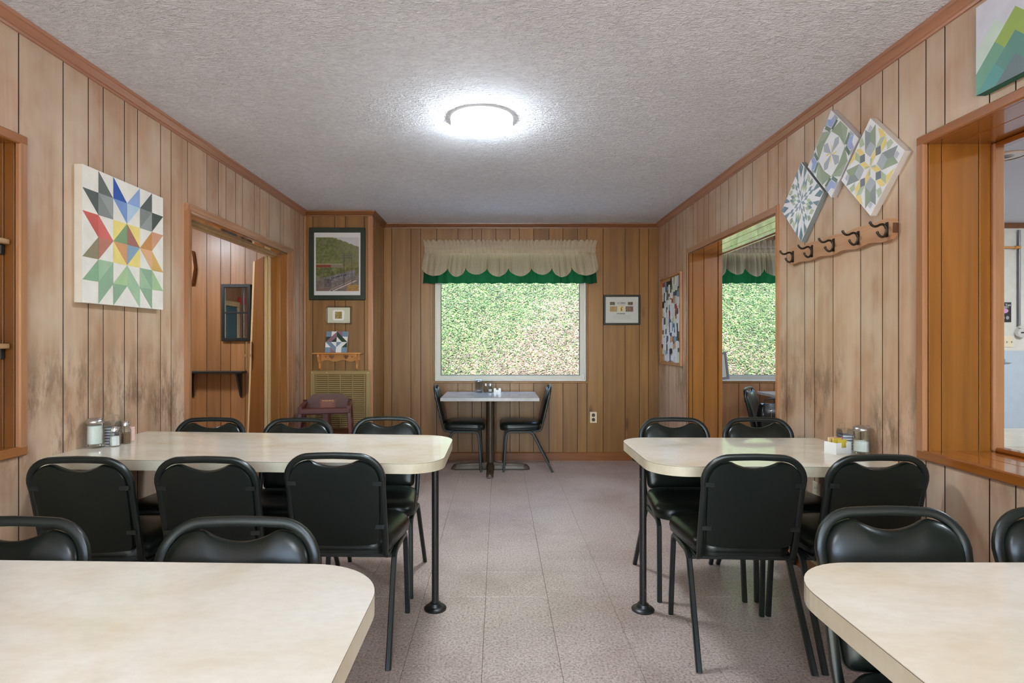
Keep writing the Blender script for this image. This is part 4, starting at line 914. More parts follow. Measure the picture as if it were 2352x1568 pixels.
# award certificate on the back wall
def cert(u, v):
    c = (212, 212, 216)
    def inb(a, b, e, d): return a < u < b and e < v < d
    n = vn(u * 90, v * 90)
    if inb(.14, .29, .68, .80) or inb(.68, .83, .68, .80): c = lerp3((70, 60, 50), (170, 150, 130), n)
    if inb(.14, .36, .44, .64): c = lerp3((150, 110, 70), (216, 190, 150), n)
    if inb(.61, .84, .44, .64): c = lerp3((80, 60, 56), (200, 160, 140), n)
    if inb(.40, .57, .44, .66): c = (226, 218, 170)
    if inb(.46, .52, .46, .64) and vn(u * 60, v * 40) > .35: c = (176, 120, 60)
    if inb(.36, .61, .745, .775) and n > .35: c = (120, 116, 118)
    if inb(.44, .52, .80, .815) or inb(.38, .60, .70, .712): c = (160, 156, 158)
    if inb(.35, .60, .345, .375) and n > .3: c = (130, 126, 130)
    for k in range(3):
        if inb(.22, .78, .16 + .06 * k, .172 + .06 * k) and n > .3: c = (178, 178, 184)
    return c
ce = picture('framed_certificate', 1.303, 1.590, 0.390, 0.318, YB - 0.0005, 0.021, M_BLACK, 'small dark-framed certificate with four tiny photos on the back wall', depth=0.020)
print_grid('print', 0.350, 0.278, 105, 84, cert, -0.008, ce)
MB().box(-0.176, 0.176, -0.0073, -0.0060, -0.140, 0.140).build('backing', M_WHITE, ce)
MB().box(-0.175, 0.175, -0.0130, -0.0122, -0.139, 0.139).build('glass', M_PANE, ce)
# small clear frame
sf = tag(empty('acrylic_frame', (-1.520, YC - 0.0005, 1.507)), 'small clear acrylic frame with a white square picture above the quilt tile', 'picture frame')
def rrect(w, h, r, n=5):
    p = []
    for cx, cy, a in ((w / 2 - r, h / 2 - r, 0), (-w / 2 + r, h / 2 - r, PI / 2), (-w / 2 + r, -h / 2 + r, PI), (w / 2 - r, -h / 2 + r, 1.5 * PI)): p += arc((cx, cy), r, a, a + PI / 2, n)
    return p
FY = lambda a, b, d: (a, d, b)
MB().prism(rrect(0.248, 0.176, 0.015), FY, -0.022, 0.0).build('acrylic_block', M_ACRYL, sf)
MB().prism(rrect(0.212, 0.146, 0.006), FY, -0.0235, -0.0222).build('mat_board', plain('mat_sage', srgb(196, 198, 178), 0.6), sf)
MB().prism(rrect(0.112, 0.100, 0.018), FY, -0.032, -0.0237).build('inner_frame', M_WHITE, sf)
print_grid('print', 0.066, 0.066, 22, 22, lambda u, v: lerp3((122, 108, 58), (172, 158, 104), vn(u * 11, v * 11)), -0.0325, sf)
for sx in (-.085, .085):
    for sz in (-.055, .055): MB().lathe([(0, -0.0255), (0.004, -0.025), (0.004, -0.0236)], 8, (sx, 0, sz), axis='y').build('pin', M_STEEL, sf)

# quilt squares: polygons of paint on a panel
def quilt(name, n, cells, side, depth, edge_m, base_m, label, M, cat='quilt art', lift=0.0006):
    """M maps (a, b, d): a, b in 0..n (b downwards), d = distance proud of the wall"""
    o = tag(empty(name), label, cat)
    MB().prism([(0, 0), (n, 0), (n, n), (0, n)], M, 0.0005, depth).build('panel', edge_m, o)
    mb = MB(); mb.prism([(0, 0), (n, 0), (n, n), (0, n)], M, depth, depth + 0.0004, base_m)
    for i, (pts, m) in enumerate(cells): mb.add([M(a, b, depth + lift + 0.0002 * (i % 5) + 0.00012 * (i // 5)) for a, b in pts], [tuple(range(len(pts)))], m)
    mb.build('painted_design', None, o); return o
C = paint
dg, mg, lg = C(96, 104, 102), C(130, 136, 134), C(150, 156, 154)
b1, b2, b3, b4 = C(44, 86, 168), C(120, 150, 204), C(140, 166, 214), C(178, 202, 222)
red, rd2, ol_, ye = C(196, 92, 84), C(180, 120, 104), C(140, 132, 104), C(232, 214, 128)
gr1, rbr, orr, blu = C(126, 158, 118), C(164, 108, 98), C(206, 152, 108), C(132, 164, 186)
og, po, oy, pk = C(196, 140, 84), C(222, 176, 134), C(212, 176, 104), C(204, 154, 126)
g1_, g2_, g3_, g4_ = C(134, 172, 140), C(158, 190, 158), C(166, 196, 150), C(140, 172, 144)
BIG = [([(1, 0), (2, 1), (1, 1)], dg), ([(0, 1), (1, 1), (1, 2)], C(82, 90, 88)), ([(1, 1), (2, 1), (2, 2)], lg), ([(1, 1), (2, 2), (1, 2)], mg),
       ([(2, 0), (3, 1), (2, 1)], b1), ([(2, 1), (3, 1), (3, 2)], b2), ([(4, 0), (4, 1), (3, 1)], b3), ([(3, 1), (4, 1), (3, 2)], b4),
       ([(5, 0), (5, 1), (4, 1)], C(90, 98, 98)), ([(4, 1), (5, 1), (4, 2)], mg), ([(5, 1), (5, 2), (4, 2)], lg), ([(5, 1), (6, 1), (5, 2)], C(74, 84, 80)),
       ([(0, 2), (1, 2), (1, 3)], red), ([(1, 2), (2, 3), (1, 3)], C(204, 104, 98)), ([(1, 3), (2, 3), (1, 4)], rd2), ([(1, 3), (1, 4), (0, 4)], ol_),
       ([(5, 2), (6, 2), (5, 3)], pk), ([(4, 3), (5, 2), (5, 3)], og), ([(4, 3), (5, 3), (5, 4)], po), ([(5, 3), (6, 4), (5, 4)], oy),
       ([(2, 2), (3, 2), (2, 3)], ye), ([(3, 2), (4, 2), (4, 3)], ye), ([(2, 3), (3, 4), (2, 4)], ye), ([(4, 3), (4, 4), (3, 4)], ye),
       ([(3, 2), (3, 3), (2, 3)], gr1), ([(3, 2), (4, 3), (3, 3)], rbr), ([(2, 3), (3, 3), (3, 4)], orr), ([(3, 3), (4, 3), (3, 4)], blu),
       ([(1, 4), (1, 5), (0, 5)], g1_), ([(1, 4), (2, 4), (1, 5)], g2_), ([(2, 4), (2, 5), (1, 5)], g4_), ([(1, 5), (2, 5), (1, 6)], g4_),
       ([(3, 4), (3, 5), (2, 5)], g3_), ([(3, 4), (4, 5), (3, 5)], g2_), ([(2, 5), (3, 5), (2, 6)], g4_), ([(3, 5), (4, 5), (4, 6)], g2_),
       ([(4, 4), (5, 4), (5, 5)], g4_), ([(4, 4), (5, 5), (4, 5)], g2_), ([(5, 4), (6, 5), (5, 5)], g3_), ([(4, 5), (5, 5), (5, 6)], g4_)]
S = 0.606
quilt('quilt_canvas', 6, BIG, S, 0.036, C(206, 200, 192), C(228, 226, 218), 'large square quilt-block canvas in blue, red, yellow and green on the left wall',
      lambda a, b, d: (XL + d, 2.519 + a / 6 * S, 2.037 - b / 6 * S))
bl, wh, mv, dk = C(112, 134, 158), C(222, 222, 222), C(136, 98, 116), C(30, 54, 36)
SM = [([(0, 0), (1, 0), (1, 1), (0, 1)], bl), ([(1, 0), (2, 0), (1, 1)], wh), ([(2, 0), (2, 1), (1, 2), (0, 2)], mv), ([(0, 1), (1, 1), (0, 2)], dk), ([(2, 1), (2, 2), (1, 2)], dk),
      ([(2, 0), (3, 0), (3, 1)], mv), ([(2, 0), (4, 2), (3, 2), (2, 1)], dk), ([(2, 1), (3, 2), (2, 2)], wh), ([(3, 0), (4, 0), (4, 1), (3, 1)], bl), ([(3, 1), (4, 1), (4, 2)], wh),
      ([(0, 2), (1, 3), (0, 3)], wh), ([(0, 2), (1, 2), (2, 3), (2, 4)], bl), ([(1, 2), (2, 2), (2, 3)], wh), ([(2, 2), (3, 2), (2, 3)], bl), ([(3, 2), (4, 2), (2, 4), (2, 3)], wh),
      ([(4, 2), (4, 3), (3, 3)], dk), ([(3, 3), (4, 3), (4, 4), (3, 4)], bl), ([(0, 3), (1, 3), (1, 4), (0, 4)], bl), ([(1, 3), (2, 4), (1, 4)], mv), ([(2, 4), (3, 3), (3, 4)], wh)]
# little shelf and the quilt tile leaning on it
SHZ = 1.152; SHX = -1.521
sh = tag(empty('heart_shelf', (SHX, YC - 0.0005, SHZ)), 'small golden pine wall shelf with two heart cut-outs', 'shelf')
MB().cbox(-0.228, 0.228, -0.105, 0, -0.013, 0.0, 0.004).build('board', W_PINE, sh)
def heart(cx, cz, s):
    P = []
    for i in range(28):
        t = 2 * PI * i / 28; P.append((cx + s * 16 * math.sin(t) ** 3 / 17, cz + s * (13 * math.cos(t) - 5 * math.cos(2 * t) - 2 * math.cos(3 * t) - math.cos(4 * t)) / 17))
    return P
bm = bmesh.new(); outer = [(-0.195, -0.013), (0.195, -0.013)] + [(0.195 - 0.39 * i / 40, -0.078 + 0.008 * math.cos(2 * PI * i / 40 * 2.5)) for i in range(41)]
loops = [outer, heart(-0.068, -0.042, 0.026), heart(0.068, -0.042, 0.026)]
for lp_ in loops:
    vs = [bm.verts.new((a, -0.014, b)) for a, b in lp_]
    for i in range(len(vs)): bm.edges.new((vs[i], vs[(i + 1) % len(vs)]))
res = bmesh.ops.triangle_fill(bm, use_beauty=True, use_dissolve=False, edges=list(bm.edges)); ext = bmesh.ops.extrude_face_region(bm, geom=list(bm.faces))
bmesh.ops.translate(bm, verts=[v for v in ext['geom'] if isinstance(v, bmesh.types.BMVert)], vec=(0, 0.014, 0)); bmesh.ops.recalc_face_normals(bm, faces=bm.faces)
me = bpy.data.meshes.new('heart_panel'); bm.to_mesh(me); bm.free(); me.materials.append(W_PINE); link('heart_panel', me, sh)
for sx in (-0.185, 0.169):
    prof = [(0, -0.0135), (-0.085, -0.0135), (-0.088, -0.04), (-0.070, -0.075), (-0.040, -0.105), (-0.035, -0.150), (-0.015, -0.165), (0, -0.165)]
    MB().prism(prof, lambda a, b, d: (sx + d, a, b), 0, 0.016).build('side_bracket', W_PINE, sh)
for sx in (-0.125, 0.125): MB().lathe([(0, -0.0155), (0.005, -0.0150), (0.005, -0.0142)], 8, (sx, 0, -0.04), axis='y').build('peg', M_IRON, sh)
qs = 0.205; qx, qz = SHX - 0.012, SHZ + 0.0006
quilt('quilt_tile', 4, SM, qs, 0.018, C(200, 200, 200), wh, 'small blue, mauve, green and white quilt tile standing on the heart shelf',
      lambda a, b, d: (qx - qs / 2 + a / 4 * qs, YC - 0.062 - d + 0.052 * (4 - b) / 4 * 1.0, qz + (4 - b) / 4 * qs * 0.975 + 0.0002))
# three diamond quilt squares on the right wall
def rot4(cells):
    out = []
    for pts, m in cells:
        for k in range(4):
            q = pts
            for _ in range(k): q = [(-b, a) for a, b in q]
            out.append((q, m))
    return out
sl, s2_, sg, sgl, yl, wht, lav, dsl = C(150, 158, 166), C(170, 178, 186), C(148, 162, 140), C(176, 190, 164), C(226, 206, 132), C(226, 228, 232), C(160, 170, 214), C(112, 124, 132)
def lone_star():
    cells = []; R = 0.205
    for k in range(8):
        a0 = PI / 8 + k * PI / 4 - PI / 8; a1 = a0 + PI / 4
        for i in range(3):
            for j in range(3):
                e0 = (math.cos(a0), math.sin(a0)); e1 = (math.cos(a1), math.sin(a1)); P = lambda p, q: (R * (p * e0[0] + q * e1[0]) * 0.62, R * (p * e0[1] + q * e1[1]) * 0.62)
                ring = i + j; m = [C(138, 158, 168) if k % 2 else wht, wht if k % 2 else sl, sgl if k % 2 else wht, C(128, 150, 160), wht][ring]
                cells.append(([P(i, j), P(i + 1, j), P(i + 1, j + 1), P(i, j + 1)], m))
    cells += rot4([([(0.0, 1.0), (-0.09, 0.86), (0.0, 0.62), (0.09, 0.86)], C(112, 136, 146)), ([(-0.16, .84), (-.27, .73), (-.13, .53)], C(120, 142, 152)), ([(.16, .84), (.27, .73), (.13, .53)], C(120, 142, 152)),
                   ([(0.34, 0.62), (0.42, 0.50), (0.38, 0.38), (0.28, 0.48)], sgl), ([(0.52, 0.46), (0.56, 0.34), (0.42, 0.30), (0.42, 0.40)], sg)])
    return cells
def pinwheel():
    q = [([(0, 0), (0, .50), (.14, .30)], wht), ([(0, 0), (.14, .30), (.30, .30), (.30, .14)], s2_), ([(0, 0), (.30, .14), (.50, 0)], wht), ([(0, 0), (0, .22), (.05, .14)], yl),
         ([(0, .52), (.36, .62), (.52, 0), (.30, .30)], sg), ([(.36, .62), (.62, .36), (.52, .0)], C(160, 174, 154)),
         ([(0, .58), (.20, .72), (.26, .66), (.06, .52)], C(104, 126, 118)), ([(0, .58), (-.20, .72), (-.26, .66), (-.06, .52)], C(112, 134, 124)),
         ([(0, .60), (.14, .70), (.14, .84), (0, .78)], lav), ([(0, .60), (-.14, .70), (-.14, .84), (0, .78)], C(152, 174, 220)), ([(0, 1), (.10, .89), (0, .79), (-.10, .89)], wht),
         ([(.10, .89), (.28, .71), (.16, .70), (.14, .84)], s2_), ([(-.10, .89), (-.28, .71), (-.16, .70), (-.14, .84)], s2_)]
    return rot4(q)
def tulip():
    q = [([(-.17, .82), (0, .70), (.17, .82), (.17, .35), (0, .2), (-.17, .35)], sg), ([(-.17, .82), (0, .70), (0, .52), (-.17, .40)], C(140, 150, 152)), ([(0, .52), (.17, .36), (0, .2), (-.17, .36)], s2_), ([(0, .86), (.08, .78), (0, .70), (-.08, .78)], C(186, 190, 202)),
         ([(0, 0), (.16, .17), (.16, .33), (0, .17)], yl), ([(0, 0), (.06, .16), (0, .17), (-.0, .1)], sgl), ([(.17, .17), (.325, .17), (.325, .33), (.17, .33)], dsl),
         ([(.335, .18), (.49, .31), (.49, .45), (.335, .34)], yl), ([(.18, .335), (.33, .335), (.47, .47), (.31, .49)], sgl), ([(.49, .46), (.31, .50), (.24, .72), (.40, .60)], yl), ([(.62, .36), (.50, .33), (.52, .18), (.70, .26)], sgl)]
    return rot4(q)
for yc, zc, cells, lab, em in ((3.163, 2.025, lone_star(), 'lowest diamond quilt square with slate and sage star, nearest the right doorway', C(128, 140, 146)),
                               (2.877, 2.197, pinwheel(), 'middle diamond quilt square with pale blue tips and green triangles, highest of three', C(176, 176, 182)),
                               (2.575, 2.040, tulip(), 'diamond quilt square with yellow star and grey tulips, nearest the serving opening', C(196, 192, 190))):
    o = tag(empty('quilt_diamond'), lab, 'quilt art', 'diamond quilt squares on the right wall'); hd = 0.2185
    Mf = lambda a, b, d: (XR - d, yc - a * hd, zc + b * hd); base = [(0, 1), (1, 0), (0, -1), (-1, 0)]
    MB().prism(base, Mf, 0.0005, 0.028).build('panel', em, o)
    mb = MB(); mb.prism(base, Mf, 0.028, 0.0284, wht)
    for i, (pts, m) in enumerate(cells): mb.add([Mf(a, b, 0.0286 + 0.000022 * i) for a, b in pts], [tuple(range(len(pts)))], m)
    mb.build('painted_design', None, o)
# mountain canvas
MTN = [([(0, .49), (.25, .74), (.99, 0), (0, 0)], C(198, 218, 208)), ([(0, .235), (.5, .735), (1, .235), (1, 0), (0, 0)], C(152, 178, 92)), ([(0, .235), (.25, .485), (.735, 0), (0, 0)], C(112, 162, 142)),
       ([(.01, 0), (.5, .485), (.985, 0)], C(94, 144, 136)), ([(.01, 0), (.25, .24), (.49, 0)], C(92, 156, 154)), ([(.26, 0), (.5, .24), (.74, 0)], C(108, 126, 134))]
mo = tag(empty('mountain_canvas'), 'canvas with overlapping green and teal triangles above the serving opening', 'canvas art')
Mf = lambda a, b, d: (XR - d, 1.998 - a * 0.305, 2.112 + b * 0.305)
MB().prism([(0, 0), (1, 0), (1, 1), (0, 1)], Mf, 0.0005, 0.034).build('panel', C(30, 104, 88), mo)
mb = MB(); mb.prism([(0, 0), (1, 0), (1, 1), (0, 1)], Mf, 0.034, 0.0344, C(208, 212, 226))
for i, (pts, m) in enumerate(MTN): mb.add([Mf(a, b, 0.0347 + 0.0002 * i) for a, b in pts], [tuple(range(len(pts)))], m)
mb.build('painted_design', None, mo)

# ------------------------------------------------------------------ coat rack
ck = tag(empty('coat_rack', (XR, 2.875, 1.741)), 'long live-edge wooden coat rack with five dark double hooks on the right wall', 'coat rack')
n = 40; top = [(-0.44 + 0.88 * i / n, 0.045 + 0.004 * math.sin(i * .7) - 0.02 * max(0, abs(i / n - .5) * 2 - .94) / .06) for i in range(n + 1)]; bot = [(a, -b + 0.003 * math.sin(a * 31)) for a, b in reversed(top)]
MB().prism(top + bot, lambda a, b, d: (-d, -a, b), 0.0, 0.024).build('board', W_RACK, ck)
MB().prism([(0.4405, 0.022), (0.4435, 0.02), (0.4435, -0.02), (0.4405, -0.022)], lambda a, b, d: (-d, -a, b), 0.0, 0.024).build('bark_end', plain('bark', srgb(84, 54, 36), 0.9), ck)
for k in range(5):
    y = 2.470 + 0.197 * k - 2.875; hk = MB()
    hk.cbox(-0.028, -0.0235, y - 0.009, y + 0.009, -0.034, 0.030, 0.002)
    up = smooth_path([(-0.026, y, 0.0), (-0.036, y, 0.020), (-0.052, y, 0.022), (-0.068, y, 0.012), (-0.084, y, 0.012), (-0.094, y, 0.022), (-0.097, y, 0.028)])
    lo = smooth_path([(-0.026, y, 0.004), (-0.030, y, -0.020), (-0.040, y, -0.034), (-0.054, y, -0.032), (-0.064, y, -0.020), (-0.066, y, -0.014)])
    for p in (up, lo): hk.tube(p, circle(0.0052, 8), (0, 1, 0))
    for p in (up[-1], lo[-1]): hk.lathe([(0, -.007), (0.006, -.003), (0.006, .003), (0, .007)], 8, tuple(p))
    hk.build('hook', M_IRON, ck, True)

# ------------------------------------------------------------------ bulletin board
by0, by1, bz0, bz1 = 5.285, 5.955, 1.028, 1.905
bb = tag(empty('bulletin_board', (XR, (by0 + by1) / 2, (bz0 + bz1) / 2)), 'oak-framed bulletin board crowded with cards and photos beside the right doorway', 'bulletin board')
hy, hz = (by1 - by0) / 2, (bz1 - bz0) / 2
MB().box(-0.010, -0.0005, -hy + .01, hy - .01, -hz + .01, hz - .01).build('cork', M_CORK, bb)
for b in ((-hy, -hy + 0.022, -hz, hz), (hy - 0.022, hy, -hz, hz), (-hy + .0004, hy - .0004, -hz + .0004, -hz + 0.022), (-hy + .0004, hy - .0004, hz - 0.022, hz - .0004)): MB().cbox(-0.026 - (0.0005 if b[1] - b[0] > .1 else 0), -0.0003, b[0], b[1], b[2], b[3], 0.003).build('frame_bar', W_CASE, bb)
r2 = random.Random(11); cols = [(224, 226, 230)] * 7 + [(200, 206, 214), (60, 66, 72), (40, 40, 44), (120, 150, 180), (86, 96, 80), (190, 160, 120), (150, 60, 56), (70, 90, 130), (200, 214, 190)]
cz = -hz + 0.065; row = 0
while cz < hz - 0.03:
    cy = -hy + 0.050 + r2.uniform(0, 0.02)
    while cy < hy - 0.05:
        w, h = r2.choice([(0.085, 0.05), (0.05, 0.085), (0.06, 0.075), (0.07, 0.10)]); an = r2.uniform(-.2, .2); ca, sa = math.cos(an), math.sin(an); d = 0.0105 + 0.0009 * r2.random() * 6
        yy = min(max(cy, -hy + 0.024 + w * .55), hy - 0.024 - w * .55); zz = min(max(cz + r2.uniform(-.012, .012), -hz + .026 + h * .55), hz - .026 - h * .55)
        MB().prism([(p * w / 2 * ca - q * h / 2 * sa + yy, p * w / 2 * sa + q * h / 2 * ca + zz) for p, q in ((-1, -1), (1, -1), (1, 1), (-1, 1))], lambda a, b, t: (-t, a, b), d, d + 0.0006).build('card', C(*r2.choice(cols)), bb)
        cy += w * 0.82
    cz += 0.062

# ------------------------------------------------------------------ outlets
def outlet(name, loc, rz, label):
    o = tag(empty(name, loc, rz), label, 'outlet'); MB().cbox(-0.036, 0.036, -0.006, -0.0002, -0.058, 0.058, 0.003).build('cover_plate', M_IVORY, o)
    for s in (-1, 1):
        p = MB().prism(rrect(0.034, 0.036, 0.012), FY, -0.0085, -0.0062).build('receptacle', plain('outlet_brown', srgb(70, 50, 34), 0.5) if rz == 0 else M_IVORY, o); p.location = (0, 0, s * 0.024)
        for x in (-.007, .007): MB().box(x - .0012, x + .0012, -0.0088, -0.0084, s * .024 - .002, s * .024 + .008).build('slot', M_BLACK, o)
    return o
outlet('wall_outlet', (1.003, YB, 0.455), 0, 'ivory double outlet low on the back wall right of the window')
outlet('wall_outlet', (XR, 3.055, 0.455), -PI / 2, 'ivory double outlet on the right wall under the right table')

# ------------------------------------------------------------------ condiments
def dispenser(x, y, z, fill, label):
    o = tag(empty('sugar_dispenser', (x, y, z)), label, 'sugar dispenser'); n = 20
    jr = MB().lathe([(0.0, 0.0), (0.038, 0.0), (0.039, 0.010), (0.034, 0.016), (0.0325, 0.10), (0.0335, 0.112), (0.031, 0.112), (0.030, 0.10), (0.0315, 0.018), (0.0, 0.012)], 20, ).build('jar', M_JAR, o, True)
    MB().lathe([(0.0, 0.013), (0.0305, 0.018), (0.0295, fill), (0.0, fill + 0.004)], 20).build('sugar', M_SUGAR, jr, True)
    ld = MB().lathe([(0.0345, 0.108), (0.0365, 0.112), (0.036, 0.120), (0.028, 0.129), (0.012, 0.133), (0.0, 0.1335)], 24).build('lid', M_STEEL, o, True)
    MB().cbox(0.012, 0.034, -0.008, 0.008, 0.126, 0.1345, 0.003).build('pour_flap', M_CHROME, ld); return o
def shaker(x, y, z, h, mat, lv, label, cat):
    o = tag(empty(cat.replace(' ', '_'), (x, y, z)), label, cat); hb = h - 0.020
    jr = MB().lathe([(0.0, 0.0), (0.0215, 0.0), (0.022, 0.004), (0.0205, hb * .72), (0.014, hb * .92), (0.0135, hb)], 8).build('jar', M_JAR, o)
    MB().lathe([(0.0, 0.004), (0.0185, 0.004), (0.018, lv), (0.0, lv)], 8).build('contents', mat, jr)
    MB().lathe([(0.0145, hb - 0.006), (0.0165, hb - 0.004), (0.0165, hb + 0.008), (0.012, hb + 0.017), (0.0, hb + 0.020)], 16).build('cap', M_CHROME, o, True); return o
def jelly_rack(x, y, z, rz, label, glab):
    o = tag(empty('jelly_rack', (x, y, z), rz), label, 'condiment rack')
    for sx in (-1, 1):
        MB().prism([(-0.032, 0), (0.032, 0), (0.032, 0.088), (0.020, 0.104), (-0.020, 0.104), (-0.032, 0.088)], lambda a, b, d: (d, a, b), sx * 0.024 - 0.0012, sx * 0.024 + 0.0012).build('side_panel', M_ACRYL, o)
    MB().box(-0.0228, 0.0228, -0.032, 0.032, 0.0, 0.0025).build('base', M_ACRYL, o); MB().box(-0.0228, 0.0228, 0.0295, 0.032, 0.0026, 0.104).build('back_panel', M_ACRYL, o)
    MB().tube(smooth_path([(-0.012, 0.031, 0.103), (-0.014, 0.031, 0.128), (0.014, 0.031, 0.128), (0.012, 0.031, 0.103)]), circle(0.0022, 8), (0, 1, 0)).build('handle', M_ACRYL, o, True)
    for k in range(6):
        p = MB(); p.cbox(-0.0205, 0.0205, -0.028, 0.026, 0, 0.0105, 0.002, M_JAM); p.box(-0.0215, 0.0215, -0.029, 0.027, 0.0105, 0.0122, plain('jelly_lid', srgb(70, 74, 92), 0.4) if 'jelly_lid' not in MATS else MATS['jelly_lid'])
        b = p.build('jelly_packet'); b.location = Vector((x, y, z)) + Vector((0, 0, 0.0028 + 0.0128 * k)); b.rotation_euler = (0, 0, rz); tag(b, ('lowest', 'second lowest', 'third lowest', 'third from the top', 'second from the top', 'topmost')[k] + ' ' + glab, 'jelly packet', glab)
dispenser(-1.812, 2.585, zA(-1.812), 0.098, 'glass sugar dispenser with steel lid, nearly full, on the left table')
jelly_rack(-1.800, 2.685, zA(-1.80) + .0002, 0.12, 'clear rack of stacked jelly packets behind the sugar dispenser on the left table', 'jelly packet stacked in the clear rack on the left table')
shaker(-1.745, 2.618, zA(-1.745), 0.092, M_SUGAR, 0.045, 'salt shaker with steel cap on the left table', 'salt shaker')
shaker(-1.742, 2.690, zA(-1.742), 0.106, M_PEPPER, 0.050, 'taller pepper shaker behind the salt on the left table', 'pepper shaker')
pkl = tag(MB().cbox(-0.010, 0.010, -0.012, 0.012, 0, 0.062, 0.003).lathe([(0.0, .062), (0.013, .062), (0.013, .068), (0, .068)], 12).build('pink_bottle', plain('pale_pink', srgb(226, 190, 184), 0.5)), 'small pale pink bottle behind the pepper shaker on the left table', 'bottle'); pkl.location = (-1.752, 2.748, zA(-1.752))
dispenser(1.645, 2.608, zB(1.645), 0.062, 'half-full glass sugar dispenser with steel lid on the right table')
jelly_rack(1.625, 2.700, zB(1.625) + .0002, -0.12, 'clear rack of stacked jelly packets between holder and dispenser on the right table', 'jelly packet stacked in the clear rack on the right table')
def packet_holder(x, y, z, rz, label, s=1.0):
    o = tag(empty('packet_holder', (x, y, z), rz), label, 'packet holder'); w, d, h, t = 0.048 * s, 0.032 * s, 0.052 * s, 0.004
    MB().box(-w, w, -d, d, 0, t).build('base', M_CERAM, o)
    for sx in (-1, 1): MB().cbox(min(sx * w, sx * (w - t)), max(sx * w, sx * (w - t)), -d, d, t, h, 0.0015).build('end_wall', M_CERAM, o)
    for sy in (-1, 1):
        pr_ = [(-w + t, t), (w - t, t), (w - t, h), (0.016 * s, h), (0.016 * s, h * .55), (-0.016 * s, h * .55), (-0.016 * s, h), (-w + t, h)]
        MB().prism(pr_, FY, sy * d - (t if sy > 0 else 0), sy * d + (t if sy < 0 else 0)).build('side_wall', M_CERAM, o)
    return o
hz_ = zB(1.565)
packet_holder(1.565, 2.655, hz_, 0.35, 'white ceramic holder full of sugar packets on the right table')
c35, s35 = math.cos(0.35), math.sin(0.35)
for i, (m, dx, dy, h, lab, cat) in enumerate(((M_PACKB, -0.012, 0.018, 0.066, 'beige sugar packet at the back of the white holder', 'sugar packet'), (M_PACKP, 0.012, 0.008, 0.064, 'pink sweetener packet in the white holder', 'sugar packet'),
                                   (M_PACKY, -0.010, -0.004, 0.064, 'yellow sweetener packet in the middle of the white holder', 'sugar packet'), (M_PACKY, 0.008, -0.016, 0.058, 'front yellow sweetener packet in the white holder', 'sugar packet'))):
    p = tag(MB().cbox(-0.026, 0.026, -0.003, 0.003, 0, h, 0.001).build('sweetener_packet', m), lab, cat, 'sweetener packets in the white holder'); p.location = (1.565 + dx * c35 - dy * s35, 2.655 + dx * s35 + dy * c35, hz_ + 0.0045); p.rotation_euler = (0, 0, 0.35)
wz = 0.7347
dispenser(-0.205, 5.93, wz, 0.02, 'nearly empty glass dispenser on the small window table')
jelly_o = tag(empty('cruet_rack', (-0.110, 5.930, wz)), 'clear rack behind the salt and pepper on the small window table', 'condiment rack')
for a in ((-0.056, -0.053), (0.053, 0.056)): MB().prism([(-0.03, 0), (0.03, 0), (0.03, 0.10), (0.01, 0.125), (-0.03, 0.125)], lambda p, q, d: (d, p, q), a[0], a[1]).build('side_panel', M_ACRYL, jelly_o)
MB().box(-0.0528, 0.0528, 0.026, 0.029, 0.0, 0.125).build('back_panel', M_ACRYL, jelly_o); MB().box(-0.0528, 0.0528, -0.03, 0.0258, 0.0, 0.003).build('base', M_ACRYL, jelly_o)
shaker(-0.132, 5.925, wz + 0.0032, 0.088, M_PEPPER, 0.03, 'pepper shaker in the clear rack on the window table', 'pepper shaker'); shaker(-0.086, 5.922, wz + 0.0032, 0.086, M_SUGAR, 0.028, 'salt shaker in the clear rack on the window table', 'salt shaker')
packet_holder(-0.012, 5.925, wz, 0.0, 'empty white ceramic packet holder on the small window table', 0.78)

# ------------------------------------------------------------------ side room: mirror, shelf, plaque
SY = YB - 0.0005
mr = tag(empty('paned_mirror', (-2.765, SY, 1.56)), 'black-framed paned wall mirror in the side room beyond the left doorway', 'mirror')
for b in ((-0.155, -0.120, -0.30, 0.30), (0.120, 0.155, -0.30, 0.30)): MB().cbox(b[0], b[1], -0.03, 0, b[2], b[3], 0.004).build('frame_bar', M_BLACK, mr)
for b in ((-0.30, -0.265), (0.265, 0.30)): MB().cbox(-0.155, 0.155, -0.0302, 0, b[0], b[1], 0.004).build('frame_bar', M_BLACK, mr)
MB().cbox(0.060, 0.076, -0.022, -0.005, -0.265, 0.265, 0.003).build('muntin', M_BLACK, mr); MB().cbox(-0.12, 0.12, -0.021, -0.005, -0.010, 0.008, 0.003).build('muntin', M_BLACK, mr)
MB().box(-0.12, 0.12, -0.010, -0.006, -0.265, 0.265).build('mirror_glass', M_MIRROR, mr)
ds = tag(empty('drop_shelf', (-2.95, SY, 0.925)), 'narrow black wall shelf below the mirror in the side room', 'shelf')
MB().cbox(-0.34, 0.29, -0.13, 0, 0, 0.022, 0.003).build('board', M_BLACK, ds)
for sx in (-0.29, 0.22): MB().prism([(0, 0), (-0.12, 0), (-0.115, -0.02), (-0.02, -0.24), (0, -0.26)], lambda a, b, d: (sx + d, a, b), 0, 0.018).build('bracket', M_BLACK, ds)
pq = tag(MB().prism([(-.05, -.16), (.05, -.16), (.075, 0), (.05, .18), (-.05, .18), (-.075, 0)], lambda a, b, d: (a, -d, b), 0.0, 0.06).build('wall_plaque', W_ROOM), 'brown wooden plaque half hidden at the near edge of the left doorway', 'plaque'); pq.location = (-3.265, SY, 2.03)

